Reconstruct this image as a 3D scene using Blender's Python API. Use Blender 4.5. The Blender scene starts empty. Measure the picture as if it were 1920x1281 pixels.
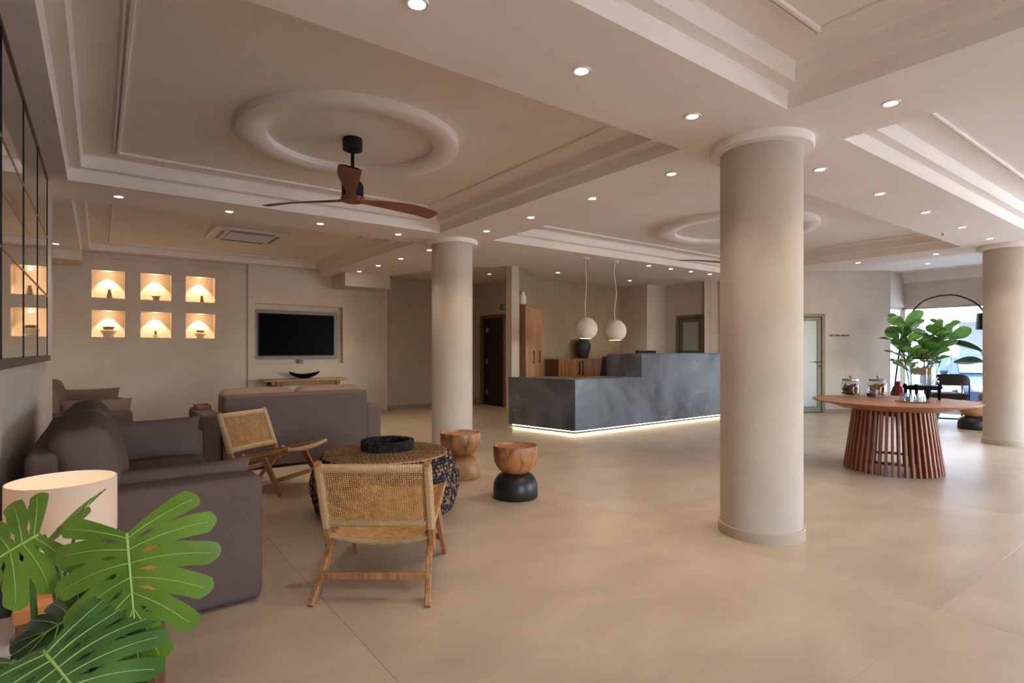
import bpy, math, random
from mathutils import Vector, Matrix, noise
random.seed(7)
sc = bpy.context.scene
C = sc.collection
PI = math.pi
rad = math.radians

# ------------------------------------------------------------------ camera
cd = bpy.data.cameras.new('camera')
cam = bpy.data.objects.new('camera', cd)
C.objects.link(cam)
cd.sensor_width = 36.0
cd.sensor_fit = 'HORIZONTAL'
cd.lens = 36.0 * 1046.5 / 1920.0
cd.shift_y = 17.5 / 1920.0
cd.clip_start = 0.05
cam.location = (0, 0, 1.2)
cam.rotation_euler = (rad(90), 0, rad(-36.5))
sc.camera = cam

# ------------------------------------------------------------------ world, exposure
SKY = 2.5
DOWN = 19.0
SUN = 22.0
w = bpy.data.worlds.new('sky')
sc.world = w
w.use_nodes = True
nt = w.node_tree
bg = nt.nodes['Background']
st = nt.nodes.new('ShaderNodeTexSky')
st.sky_type = 'NISHITA'
st.sun_disc = False
st.sun_elevation = rad(50)
st.sun_rotation = rad(200)
st.dust_density = 1.0
nt.links.new(st.outputs[0], bg.inputs[0])
bg.inputs[1].default_value = SKY
vs = sc.view_settings
vs.view_transform = 'Standard'
vs.look = 'None'
vs.gamma = 1.0
vs.use_curve_mapping = False
vs.exposure = 0.86
cy = sc.cycles
cy.use_denoising = True
cy.max_bounces = 12
cy.diffuse_bounces = 8
cy.glossy_bounces = 4
cy.transparent_max_bounces = 12
cy.sample_clamp_indirect = 6.0
cy.caustics_reflective = False
cy.caustics_refractive = False


def light(name, typ, loc, power, col, rot=(0, 0, 0), parent=None, size=0.1, cone=110, blend=0.6):
    l = bpy.data.lights.new(name, typ)
    l.energy = power
    l.color = col
    if typ == 'SPOT':
        l.spot_size = rad(cone)
        l.spot_blend = blend
        l.shadow_soft_size = size
    elif typ == 'AREA':
        l.shape = 'DISK'
        l.size = size
    else:
        l.shadow_soft_size = size
    o = bpy.data.objects.new(name, l)
    C.objects.link(o)
    o.location = loc
    o.rotation_euler = rot
    o.parent = parent
    return o


sd_ = bpy.data.lights.new('sun', 'SUN')
sd_.energy = SUN
sd_.angle = rad(.6)
sd_.color = (1.0, .97, .93)
so = bpy.data.objects.new('sun', sd_)
C.objects.link(so)
so.rotation_euler = Vector((.45, -.62, -.85)).to_track_quat('-Z', 'Y').to_euler()


def portal(loc, rot, sx, sy):
    l = bpy.data.lights.new('window_portal', 'AREA')
    l.shape = 'RECTANGLE'
    l.size = sx
    l.size_y = sy
    l.cycles.is_portal = True
    o = bpy.data.objects.new('window_portal', l)
    C.objects.link(o)
    o.location = loc
    o.rotation_euler = rot


# ------------------------------------------------------------------ materials
def _new(name):
    m = bpy.data.materials.new(name)
    m.use_nodes = True
    n = m.node_tree
    return m, n, n.nodes['Principled BSDF'], n.links


def S(r, g, b):
    f = lambda c: c / 12.92 if c <= 0.04045 else ((c + 0.055) / 1.055) ** 2.4
    return (f(r / 255), f(g / 255), f(b / 255), 1)


def plain(name, col, rough=0.5, metal=0.0, spec=0.5, emit=None, es=0.0, bump=0.0, bscale=60):
    m, n, p, l = _new(name)
    p.inputs['Base Color'].default_value = col
    p.inputs['Roughness'].default_value = rough
    p.inputs['Metallic'].default_value = metal
    p.inputs['Specular IOR Level'].default_value = spec
    if emit:
        p.inputs['Emission Color'].default_value = emit
        p.inputs['Emission Strength'].default_value = es
    if bump:
        tc = n.nodes.new('ShaderNodeTexCoord')
        t = n.nodes.new('ShaderNodeTexNoise')
        t.inputs['Scale'].default_value = bscale
        t.inputs['Detail'].default_value = 4
        b = n.nodes.new('ShaderNodeBump')
        b.inputs['Strength'].default_value = bump
        b.inputs['Distance'].default_value = 0.01
        l.new(tc.outputs['Object'], t.inputs['Vector'])
        l.new(t.outputs[0], b.inputs['Height'])
        l.new(b.outputs[0], p.inputs['Normal'])
    return m


def noisy(name, c1, c2, scale=(1, 1, 1), ns=5.0, rough=0.5, detail=6, lo=0.35, hi=0.65, bump=0.0, spec=0.5, dist=0.0, rand=0.0, c3=None, bump_scale=None):
    m, n, p, l = _new(name)
    tc = n.nodes.new('ShaderNodeTexCoord')
    mp = n.nodes.new('ShaderNodeMapping')
    mp.inputs['Scale'].default_value = scale
    t = n.nodes.new('ShaderNodeTexNoise')
    t.inputs['Scale'].default_value = ns
    t.inputs['Detail'].default_value = detail
    t.inputs['Distortion'].default_value = dist
    cr = n.nodes.new('ShaderNodeValToRGB')
    cr.color_ramp.elements[0].position = lo
    cr.color_ramp.elements[0].color = c1
    cr.color_ramp.elements[1].position = hi
    cr.color_ramp.elements[1].color = c2
    if c3:
        e = cr.color_ramp.elements.new(min(0.99, hi + 0.12))
        e.color = c3
    l.new(tc.outputs['Object'], mp.inputs['Vector'])
    vec = mp.outputs[0]
    oi = n.nodes.new('ShaderNodeObjectInfo')
    ad = n.nodes.new('ShaderNodeVectorMath')
    ad.operation = 'MULTIPLY_ADD'
    cmb = n.nodes.new('ShaderNodeCombineXYZ')
    for i in range(3):
        l.new(oi.outputs['Random'], cmb.inputs[i])
    ad.inputs[1].default_value = (37, 53, 71)
    l.new(cmb.outputs[0], ad.inputs[0])
    l.new(vec, ad.inputs[2])
    vec = ad.outputs[0]
    l.new(vec, t.inputs['Vector'])
    l.new(t.outputs[0], cr.inputs[0])
    out = cr.outputs[0]
    if rand:
        hs = n.nodes.new('ShaderNodeHueSaturation')
        mr = n.nodes.new('ShaderNodeMapRange')
        mr.inputs['To Min'].default_value = 1 - rand
        mr.inputs['To Max'].default_value = 1 + rand
        l.new(oi.outputs['Random'], mr.inputs['Value'])
        l.new(mr.outputs[0], hs.inputs['Value'])
        l.new(out, hs.inputs['Color'])
        out = hs.outputs[0]
    l.new(out, p.inputs['Base Color'])
    p.inputs['Roughness'].default_value = rough
    p.inputs['Specular IOR Level'].default_value = spec
    if bump:
        b = n.nodes.new('ShaderNodeBump')
        b.inputs['Strength'].default_value = bump
        b.inputs['Distance'].default_value = 0.01
        src = t.outputs[0]
        if bump_scale:
            t2 = n.nodes.new('ShaderNodeTexNoise')
            t2.inputs['Scale'].default_value = bump_scale
            t2.inputs['Detail'].default_value = 3
            l.new(tc.outputs['Object'], t2.inputs['Vector'])
            src = t2.outputs[0]
        l.new(src, b.inputs['Height'])
        l.new(b.outputs[0], p.inputs['Normal'])
    return m


def glass(name, tint=(1, 1, 1, 1), ior=1.45, mult=1.0, rough=0.0):
    m, n, p, l = _new(name)
    n.nodes.remove(p)
    o = n.nodes['Material Output']
    mix = n.nodes.new('ShaderNodeMixShader')
    tr = n.nodes.new('ShaderNodeBsdfTransparent')
    tr.inputs[0].default_value = tint
    gl = n.nodes.new('ShaderNodeBsdfGlossy')
    gl.inputs['Roughness'].default_value = rough
    fr = n.nodes.new('ShaderNodeFresnel')
    fr.inputs[0].default_value = ior
    mu = n.nodes.new('ShaderNodeMath')
    mu.operation = 'MULTIPLY'
    mu.inputs[1].default_value = mult
    ge = n.nodes.new('ShaderNodeNewGeometry')
    mr = n.nodes.new('ShaderNodeMapRange')
    mr.inputs['To Min'].default_value = ior
    mr.inputs['To Max'].default_value = 1 / ior
    l.new(ge.outputs['Backfacing'], mr.inputs['Value'])
    l.new(mr.outputs[0], fr.inputs[0])
    l.new(fr.outputs[0], mu.inputs[0])
    l.new(mu.outputs[0], mix.inputs[0])
    l.new(tr.outputs[0], mix.inputs[1])
    l.new(gl.outputs[0], mix.inputs[2])
    l.new(mix.outputs[0], o.inputs[0])
    return m


def emitter(name, col, s):
    m, n, p, l = _new(name)
    p.inputs['Base Color'].default_value = (0, 0, 0, 1)
    p.inputs['Emission Color'].default_value = col
    p.inputs['Emission Strength'].default_value = s
    m.cycles.emission_sampling = 'NONE'
    return m


WARM = (1.0, 0.865, 0.71)
M = {}
M['wall'] = noisy('warm_plaster', S(202, 190, 179), S(208, 196, 185), ns=3, rough=0.85, bump=0.08, spec=0.2, bump_scale=220)
M['ceil'] = noisy('ceiling_paint', S(232, 224, 216), S(236, 228, 220), ns=2, rough=0.9, spec=0.15)
M['trimwhite'] = plain('moulding_paint', S(236, 229, 222), 0.8, spec=0.2)
M['column'] = noisy('column_plaster', S(188, 175, 163), S(194, 181, 169), ns=4, rough=0.8, bump=0.06, spec=0.2, bump_scale=160)
M['skirt'] = plain('skirting_stone', S(176, 160, 142), 0.5)
M['floor'] = noisy('stone_tile', S(178, 158, 135), S(198, 178, 154), scale=(0.8, 1.25, 1), ns=2.6, rough=0.33, detail=14, lo=0.3, hi=0.7, dist=0.5, rand=0.06, bump=0.02, bump_scale=90, spec=0.5)
M['grout'] = plain('tile_joint', S(172, 156, 138), 0.6)
M['paper'] = noisy('grasscloth', S(146, 126, 104), S(168, 149, 126), scale=(40, 40, 0.6), ns=2.2, rough=0.85, bump=0.25, spec=0.1)
M['fabric'] = noisy('taupe_linen', S(100, 84, 80), S(106, 90, 85), scale=(1, 1, 3), ns=120, rough=0.95, bump=0.05, spec=0.1, bump_scale=700)
M['fabric2'] = noisy('tan_linen', S(130, 108, 94), S(136, 114, 99), scale=(1, 1, 3), ns=120, rough=0.95, bump=0.05, spec=0.1, bump_scale=700)
M['teak'] = noisy('teak', S(142, 94, 56), S(178, 126, 82), scale=(8, 8, 0.9), ns=3.5, rough=0.45, dist=1.0, bump=0.05)
M['cane'] = noisy('cane', S(190, 140, 84), S(216, 170, 112), ns=25, rough=0.55)
M['canepale'] = noisy('pale_cane_wrap', S(188, 154, 110), S(208, 178, 138), scale=(1, 1, 14), ns=20, rough=0.55, bump=0.5)
M['stoolwood'] = noisy('suar_wood', S(116, 70, 42), S(184, 128, 80), scale=(3, 3, 1.2), ns=3.2, rough=0.4, dist=2.0, lo=0.3, hi=0.6)
M['stoolpale'] = noisy('pale_suar_wood', S(160, 112, 70), S(186, 138, 92), scale=(2, 2, 5), ns=3, rough=0.42, dist=1.5)
M['stoolblack'] = noisy('charred_wood', S(22, 20, 22), S(34, 31, 33), scale=(3, 3, 1), ns=6, rough=0.38, bump=0.1)
M['tablewood'] = noisy('iroko', S(146, 94, 64), S(178, 126, 90), scale=(1.2, 9, 1.2), ns=3, rough=0.38, dist=0.8)
M['slatwood'] = noisy('iroko_slat', S(124, 72, 46), S(158, 98, 66), scale=(9, 9, 0.8), ns=3, rough=0.45, dist=0.6, rand=0.12)
M['fanwood'] = noisy('fan_walnut', S(110, 56, 36), S(142, 78, 50), scale=(2, 12, 2), ns=4, rough=0.4)
M['cabinet'] = noisy('cabinet_veneer', S(140, 92, 56), S(192, 142, 96), scale=(16, 16, 0.5), ns=2.4, rough=0.45, dist=0.5)
M['cabdark'] = noisy('cabinet_veneer_dark', S(104, 64, 40), S(132, 86, 54), scale=(16, 16, 0.5), ns=2.4, rough=0.45)
M['sidetable'] = noisy('oak_side_table', S(186, 120, 66), S(210, 146, 88), scale=(1, 8, 8), ns=3, rough=0.45)
M['black'] = plain('black_metal', S(22, 21, 23), 0.5, spec=0.25)
M['blackmatte'] = plain('matte_black_metal', S(16, 16, 17), 0.8, spec=0.04)
M['blackgloss'] = plain('black_gloss', S(6, 6, 8), 0.25, spec=0.2)
M['screen'] = plain('screen_glass', S(2, 2, 3), 0.3, spec=0.02)
M['greyplastic'] = plain('grey_bezel', S(120, 112, 108), 0.4)
M['wenge'] = noisy('wenge_door', S(38, 24, 22), S(52, 34, 30), scale=(14, 14, 0.6), ns=3, rough=0.45)
M['doorframe'] = plain('door_frame_taupe', S(122, 102, 80), 0.5)
M['bronze'] = plain('bronze_aluminium', S(116, 106, 82), 0.4)
M['frost'] = plain('frosted_glass', S(168, 176, 178), 0.35, spec=0.6)
M['steel'] = plain('brushed_steel', S(170, 168, 165), 0.3, metal=0.9)
M['brass'] = plain('brass', S(160, 128, 80), 0.35, metal=0.9)
M['mirror'] = plain('mirror_glass', (0.86, 0.86, 0.86, 1), 0.02, metal=1.0)
M['white'] = plain('white_plastic', S(222, 218, 214), 0.45)
M['ceramic'] = plain('white_ceramic', S(214, 208, 198), 0.35)
M['globe'] = plain('pendant_plaster', S(214, 198, 188), 0.7, bump=0.1, bscale=90)
M['darkvase'] = plain('charcoal_ceramic', S(52, 48, 50), 0.55, bump=0.1, bscale=30)
M['nichepot'] = plain('sand_ceramic', S(226, 208, 184), 0.6)
M['nichedark'] = plain('brown_ceramic', S(128, 104, 84), 0.6)
M['disc'] = emitter('lamp_disc', (1.0, 0.86, 0.68, 1), 14)
M['led'] = plain('led_strip', (0, 0, 0, 1), 0.5, emit=(1.0, 0.82, 0.55, 1), es=9)
M['bulb'] = emitter('bulb_glow', (1.0, 0.85, 0.65, 1), 9)
M['glass'] = glass('clear_glass', (0.94, 0.96, 0.96, 1), 1.45, 1.0)
M['pane'] = glass('window_glass', (0.95, 0.97, 0.98, 1), 1.4, 0.8)
M['water'] = glass('water', (0.86, 0.92, 0.95, 1), 1.33, 1.0)
_m = M['water'].node_tree
_d = _m.nodes.new('ShaderNodeBsdfTranslucent')
_d.inputs[0].default_value = (.9, .95, .97, 1)
_x = _m.nodes.new('ShaderNodeMixShader')
_x.inputs[0].default_value = .25
_o = _m.nodes['Material Output']
_m.links.new(_o.inputs[0].links[0].from_socket, _x.inputs[1])
_m.links.new(_d.outputs[0], _x.inputs[2])
_m.links.new(_x.outputs[0], _o.inputs[0])
M['tumbler'] = glass('tumbler_glass', (0.93, 0.95, 0.97, 1), 1.5, 2.2, 0.05)
M['red'] = plain('red_glaze', S(150, 26, 28), 0.2)
M['leaf'] = noisy('monstera_leaf', S(88, 128, 34), S(118, 156, 52), ns=9, rough=0.32, spec=0.6)
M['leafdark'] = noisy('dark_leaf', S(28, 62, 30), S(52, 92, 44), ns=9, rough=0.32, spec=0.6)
M['leafmid'] = noisy('mid_leaf', S(58, 100, 44), S(92, 136, 70), ns=9, rough=0.34, spec=0.6)
def translucent(m, col, f):
    n = m.node_tree
    o = n.nodes['Material Output']
    t = n.nodes.new('ShaderNodeBsdfTranslucent')
    t.inputs[0].default_value = col
    x = n.nodes.new('ShaderNodeMixShader')
    x.inputs[0].default_value = f
    n.links.new(o.inputs[0].links[0].from_socket, x.inputs[1])
    n.links.new(t.outputs[0], x.inputs[2])
    n.links.new(x.outputs[0], o.inputs[0])
translucent(M['leaf'], S(130, 180, 50), .3)
translucent(M['leafmid'], S(120, 170, 70), .25)
M['vein'] = plain('leaf_vein', S(168, 196, 104), 0.45)
M['stem'] = plain('leaf_stalk', S(96, 140, 52), 0.45)
M['fig'] = noisy('fig_leaf', S(70, 112, 56), S(108, 152, 82), ns=7, rough=0.4)
translucent(M['fig'], S(130, 180, 80), .35)
M['figstem'] = plain('fig_bark', S(92, 76, 60), 0.8)
M['soil'] = noisy('soil', S(52, 40, 32), S(72, 58, 46), ns=40, rough=0.95)
M['pot'] = plain('grey_pot', S(128, 122, 118), 0.7, bump=0.15, bscale=40)
M['terracotta'] = plain('terracotta', S(128, 76, 56), 0.8, bump=0.1, bscale=50)
M['cookie1'] = noisy('dark_biscuit', S(74, 40, 24), S(120, 70, 40), ns=40, rough=0.8)
M['cookie2'] = noisy('golden_biscuit', S(150, 104, 52), S(188, 140, 80), ns=40, rough=0.8)
M['jam'] = plain('dark_honey', S(60, 20, 16), 0.25)
M['orange'] = plain('orange_slice', S(220, 140, 40), 0.45)
M['lemon'] = plain('lime_slice', S(170, 170, 60), 0.45)
M['shade'] = None
M['paperwhite'] = plain('magazine_paper', S(214, 210, 208), 0.6)
M['chairgrey'] = noisy('dark_upholstery', S(58, 50, 46), S(72, 62, 58), ns=60, rough=0.9)
M['officecloth'] = noisy('charcoal_mesh', S(46, 46, 54), S(58, 58, 66), ns=80, rough=0.85)
M['outwhite'] = plain('exterior_render', S(190, 192, 194), 0.9)
M['outgrey'] = plain('exterior_grey', S(84, 86, 90), 0.8)
M['asphalt'] = noisy('asphalt', S(176, 174, 172), S(190, 188, 185), ns=12, rough=0.95)
M['carpaint'] = plain('car_paint', S(38, 50, 72), 0.15, metal=0.2)
M['carglass'] = plain('car_glass', S(52, 70, 84), 0.05, spec=0.8)
M['tyre'] = plain('tyre_rubber', S(24, 24, 24), 0.8)
M['signgreen'] = plain('sign_green', S(30, 92, 60), 0.5)
M['letter'] = plain('sign_letter', S(46, 40, 40), 0.6)

# lamp shade: thin linen that lets light through
m, n, p, l = _new('shade_linen')
n.nodes.remove(p)
d = n.nodes.new('ShaderNodeBsdfDiffuse')
d.inputs[0].default_value = S(226, 214, 202)
t = n.nodes.new('ShaderNodeBsdfTranslucent')
t.inputs[0].default_value = S(236, 216, 194)
mx = n.nodes.new('ShaderNodeMixShader')
mx.inputs[0].default_value = 0.35
l.new(d.outputs[0], mx.inputs[1])
l.new(t.outputs[0], mx.inputs[2])
l.new(mx.outputs[0], n.nodes['Material Output'].inputs[0])
M['shade'] = m

# dark marble with cloudy patches and white veins
m, n, p, l = _new('dark_marble')
tc = n.nodes.new('ShaderNodeTexCoord')
t1 = n.nodes.new('ShaderNodeTexNoise')
t1.inputs['Scale'].default_value = 1.0
t1.inputs['Detail'].default_value = 8
t1.inputs['Distortion'].default_value = 1.2
cr = n.nodes.new('ShaderNodeValToRGB')
cr.color_ramp.elements[0].position = 0.33
cr.color_ramp.elements[0].color = S(58, 60, 67)
cr.color_ramp.elements[1].position = 0.68
cr.color_ramp.elements[1].color = S(116, 119, 128)
t2 = n.nodes.new('ShaderNodeTexNoise')
t2.inputs['Scale'].default_value = 1.1
t2.inputs['Detail'].default_value = 10
t2.inputs['Distortion'].default_value = 2.2
cr2 = n.nodes.new('ShaderNodeValToRGB')
e = cr2.color_ramp.elements
e[0].position = 0.485
e[0].color = (0, 0, 0, 1)
e[1].position = 0.50
e[1].color = (0.3, 0.3, 0.3, 1)
x = e.new(0.515)
x.color = (0, 0, 0, 1)
t3 = n.nodes.new('ShaderNodeTexNoise')
t3.inputs['Scale'].default_value = 0.9
cr3 = n.nodes.new('ShaderNodeValToRGB')
cr3.color_ramp.elements[0].position = 0.56
cr3.color_ramp.elements[1].position = 0.70
mul = n.nodes.new('ShaderNodeMath')
mul.operation = 'MULTIPLY'
mix = n.nodes.new('ShaderNodeMix')
mix.data_type = 'RGBA'
for q in (t1, t2, t3):
    l.new(tc.outputs['Object'], q.inputs['Vector'])
l.new(t1.outputs[0], cr.inputs[0])
l.new(t2.outputs[0], cr2.inputs[0])
l.new(t3.outputs[0], cr3.inputs[0])
l.new(cr2.outputs[0], mul.inputs[0])
l.new(cr3.outputs[0], mul.inputs[1])
l.new(mul.outputs[0], mix.inputs['Factor'])
l.new(cr.outputs[0], mix.inputs['A'])
mix.inputs['B'].default_value = S(220, 220, 222)
l.new(mix.outputs['Result'], p.inputs['Base Color'])
p.inputs['Roughness'].default_value = 0.35
M['marble'] = m

# dark plaited rope, the colour of each strand comes from its own island
def island_mat(name, cols, rough=0.8):
    m, n, p, l = _new(name)
    g = n.nodes.new('ShaderNodeNewGeometry')
    cr = n.nodes.new('ShaderNodeValToRGB')
    cr.color_ramp.interpolation = 'CONSTANT'
    cr.color_ramp.elements[0].color = cols[0]
    cr.color_ramp.elements[0].position = 0
    cr.color_ramp.elements[1].color = cols[1]
    cr.color_ramp.elements[1].position = 1 / len(cols)
    for i in range(2, len(cols)):
        e = cr.color_ramp.elements.new(i / len(cols))
        e.color = cols[i]
    l.new(g.outputs['Random Per Island'], cr.inputs[0])
    l.new(cr.outputs[0], p.inputs['Base Color'])
    p.inputs['Roughness'].default_value = rough
    return m


M['rope'] = island_mat('plaited_rope', [S(44, 36, 42), S(66, 56, 64), S(46, 38, 44), S(164, 136, 112), S(80, 68, 74), S(140, 118, 102)])
M['ropedark'] = island_mat('dark_plait', [S(26, 23, 25), S(38, 34, 36), S(30, 27, 29), S(64, 58, 58), S(22, 20, 22)])
M['rush'] = island_mat('woven_rush', [S(150, 112, 74), S(166, 126, 86), S(140, 104, 68), S(158, 120, 80)])


# ------------------------------------------------------------------ mesh builder
class MB:
    def __init__(self):
        self.v = []
        self.f = []
        self.mi = []
        self.cur = 0

    def add(self, vs, fs):
        b = len(self.v)
        self.v += [tuple(x) for x in vs]
        self.f += [tuple(i + b for i in f) for f in fs]
        self.mi += [self.cur] * len(fs)
        return self

    def box(self, x0, x1, y0, y1, z0, z1, c=0.0, M4=None):
        if x0 > x1: x0, x1 = x1, x0
        if y0 > y1: y0, y1 = y1, y0
        if z0 > z1: z0, z1 = z1, z0
        c = min(c, (x1 - x0) * .45, (y1 - y0) * .45, (z1 - z0) * .45)
        if c <= 0:
            vs = [(x, y, z) for z in (z0, z1) for y in (y0, y1) for x in (x0, x1)]
            fs = [(0, 2, 3, 1), (4, 5, 7, 6), (0, 1, 5, 4), (2, 6, 7, 3), (0, 4, 6, 2), (1, 3, 7, 5)]
        else:
            vs = []
            idx = {}
            for sx in (0, 1):
                for sy in (0, 1):
                    for sz in (0, 1):
                        X, Y, Z = (x0, x1)[sx], (y0, y1)[sy], (z0, z1)[sz]
                        dx, dy, dz = c * (1 - 2 * sx), c * (1 - 2 * sy), c * (1 - 2 * sz)
                        for a, q in enumerate(((X, Y + dy, Z + dz), (X + dx, Y, Z + dz), (X + dx, Y + dy, Z))):
                            idx[sx, sy, sz, a] = len(vs)
                            vs.append(q)
            fs = []
            for s in (0, 1):
                fs.append([idx[s, a, b, 0] for a, b in ((0, 0), (1, 0), (1, 1), (0, 1))])
                fs.append([idx[a, s, b, 1] for a, b in ((0, 0), (1, 0), (1, 1), (0, 1))])
                fs.append([idx[a, b, s, 2] for a, b in ((0, 0), (1, 0), (1, 1), (0, 1))])
            for a in (0, 1):
                for b in (0, 1):
                    fs.append([idx[a, b, 0, 0], idx[a, b, 1, 0], idx[a, b, 1, 1], idx[a, b, 0, 1]])
                    fs.append([idx[a, 0, b, 0], idx[a, 1, b, 0], idx[a, 1, b, 2], idx[a, 0, b, 2]])
                    fs.append([idx[0, a, b, 1], idx[1, a, b, 1], idx[1, a, b, 2], idx[0, a, b, 2]])
                    for d in (0, 1):
                        fs.append([idx[a, b, d, 0], idx[a, b, d, 1], idx[a, b, d, 2]])
        if M4 is not None:
            vs = [M4 @ Vector(q) for q in vs]
        return self.add(vs, fs)

    def bar(self, p, q, w, h, up=(0, 0, 1), w2=None, h2=None, c=0.004):
        """rectangular bar from p to q, tapering to w2 x h2"""
        p, q = Vector(p), Vector(q)
        d = (q - p).normalized()
        up = Vector(up)
        s = d.cross(up)
        if s.length < 1e-4:
            s = d.cross(Vector((1, 0, 0)))
        s.normalize()
        u = s.cross(d).normalized()
        vs = []
        for P, W, H in ((p, w, h), (q, w2 or w, h2 or h)):
            a, b = W / 2, H / 2
            for (i, j) in ((-a + c, -b), (a - c, -b), (a, -b + c), (a, b - c), (a - c, b), (-a + c, b), (-a, b - c), (-a, -b + c)):
                vs.append(P + s * i + u * j)
        fs = [tuple(range(7, -1, -1)), tuple(range(8, 16))]
        for i in range(8):
            j = (i + 1) % 8
            fs.append((i, j, j + 8, i + 8))
        return self.add(vs, fs)

    def tube(self, pts, r, n=8, cap=True, closed=False):
        pts = [Vector(p) for p in pts]
        N = len(pts)
        rs = r if isinstance(r, (list, tuple)) else [r] * N
        vs = []
        ref = None
        for i, p in enumerate(pts):
            a = pts[(i - 1) % N] if (closed or i > 0) else pts[0]
            b = pts[(i + 1) % N] if (closed or i < N - 1) else pts[-1]
            d = (b - a).normalized()
            if ref is None:
                ref = d.orthogonal().normalized()
            s = (ref - d * ref.dot(d))
            s = s.normalized() if s.length > 1e-6 else d.orthogonal().normalized()
            ref = s
            u = d.cross(s)
            for k in range(n):
                t = 2 * PI * k / n
                vs.append(p + (s * math.cos(t) + u * math.sin(t)) * rs[i])
        fs = []
        for i in range(N if closed else N - 1):
            i2 = (i + 1) % N
            for k in range(n):
                k2 = (k + 1) % n
                fs.append((i * n + k, i * n + k2, i2 * n + k2, i2 * n + k))
        if cap and not closed:
            fs.append(tuple(range(n - 1, -1, -1)))
            fs.append(tuple(range((N - 1) * n, N * n)))
        return self.add(vs, fs)

    def lathe(self, prof, n=32, c=(0, 0, 0)):
        vs = []
        fs = []
        rows = []
        for r, z in prof:
            if r < 1e-6:
                rows.append([len(vs)])
                vs.append((c[0], c[1], c[2] + z))
            else:
                rows.append(list(range(len(vs), len(vs) + n)))
                for k in range(n):
                    t = 2 * PI * k / n
                    vs.append((c[0] + r * math.cos(t), c[1] + r * math.sin(t), c[2] + z))
        for a, b in zip(rows, rows[1:]):
            for k in range(n):
                k2 = (k + 1) % n
                if len(a) == 1 and len(b) == 1:
                    continue
                if len(a) == 1:
                    fs.append((a[0], b[k2], b[k]))
                elif len(b) == 1:
                    fs.append((a[k], a[k2], b[0]))
                else:
                    fs.append((a[k], a[k2], b[k2], b[k]))
        return self.add(vs, fs)

    def prism(self, poly, z0, z1):
        n = len(poly)
        vs = [(x, y, z0) for x, y in poly] + [(x, y, z1) for x, y in poly]
        fs = [tuple(range(n - 1, -1, -1)), tuple(range(n, 2 * n))]
        for i in range(n):
            j = (i + 1) % n
            fs.append((i, j, j + n, i + n))
        return self.add(vs, fs)

    def grid(self, P, nu, nv):
        vs = [P(i / nu, j / nv) for j in range(nv + 1) for i in range(nu + 1)]
        fs = []
        for j in range(nv):
            for i in range(nu):
                a = j * (nu + 1) + i
                fs.append((a, a + 1, a + nu + 2, a + nu + 1))
        return self.add(vs, fs)

    def blob(self, p, q, r, n=5):
        """a short fat strand from p to q, pointed at both ends"""
        p, q = Vector(p), Vector(q)
        return self.tube([p, p.lerp(q, .3), p.lerp(q, .7), q], [r * .35, r, r, r * .35], n)

    def xf(self, mat):
        self.v = [tuple(mat @ Vector(q)) for q in self.v]
        return self

    def mesh(self, name, mats, smooth=False):
        me = bpy.data.meshes.new(name)
        me.from_pydata(self.v, [], self.f)
        for m in (mats if isinstance(mats, (list, tuple)) else [mats]):
            me.materials.append(m)
        if any(self.mi):
            me.polygons.foreach_set('material_index', self.mi)
        if smooth:
            me.polygons.foreach_set('use_smooth', [True] * len(me.polygons))
            if smooth != 'full':
                me.set_sharp_from_angle(angle=rad(42))
        me.update()
        return me


def obj(name, mb, mats, parent=None, loc=(0, 0, 0), rot=(0, 0, 0), smooth=False, kind=None, label=None, world=False):
    if world and parent is not None:
        mb.xf(parent.matrix_basis.inverted())
    me = mb.mesh(name, mats, smooth) if isinstance(mb, MB) else mb
    o = bpy.data.objects.new(name, me)
    C.objects.link(o)
    o.location = loc
    o.rotation_euler = rot
    o.parent = parent
    if kind: o['kind'] = kind
    if label: o['label'] = label
    return o


def tag(o, label, cat, group=None):
    o['label'] = label
    o['category'] = cat
    if group: o['group'] = group
    return o


def thing(name, label, cat, loc=(0, 0, 0), rz=0.0, group=None):
    o = bpy.data.objects.new(name, None)
    C.objects.link(o)
    o.location = loc
    o.rotation_euler = (0, 0, rz)
    o.empty_display_size = 0.1
    return tag(o, label, cat, group)


def struct(name, mb, mats, parent=None, smooth=False, label=None):
    return obj(name, mb, mats, parent, smooth=smooth, kind='structure', label=label)


def copy_tree(root, loc, rz, label, group=None):
    r = root.copy()
    C.objects.link(r)
    r.location = loc
    r.rotation_euler = (0, 0, rz)
    r['label'] = label
    if group: r['group'] = group
    for ch in list(root.children):
        c = ch.copy()
        C.objects.link(c)
        c.parent = r
        for g in list(ch.children):
            d = g.copy()
            C.objects.link(d)
            d.parent = c
    return r


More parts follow.
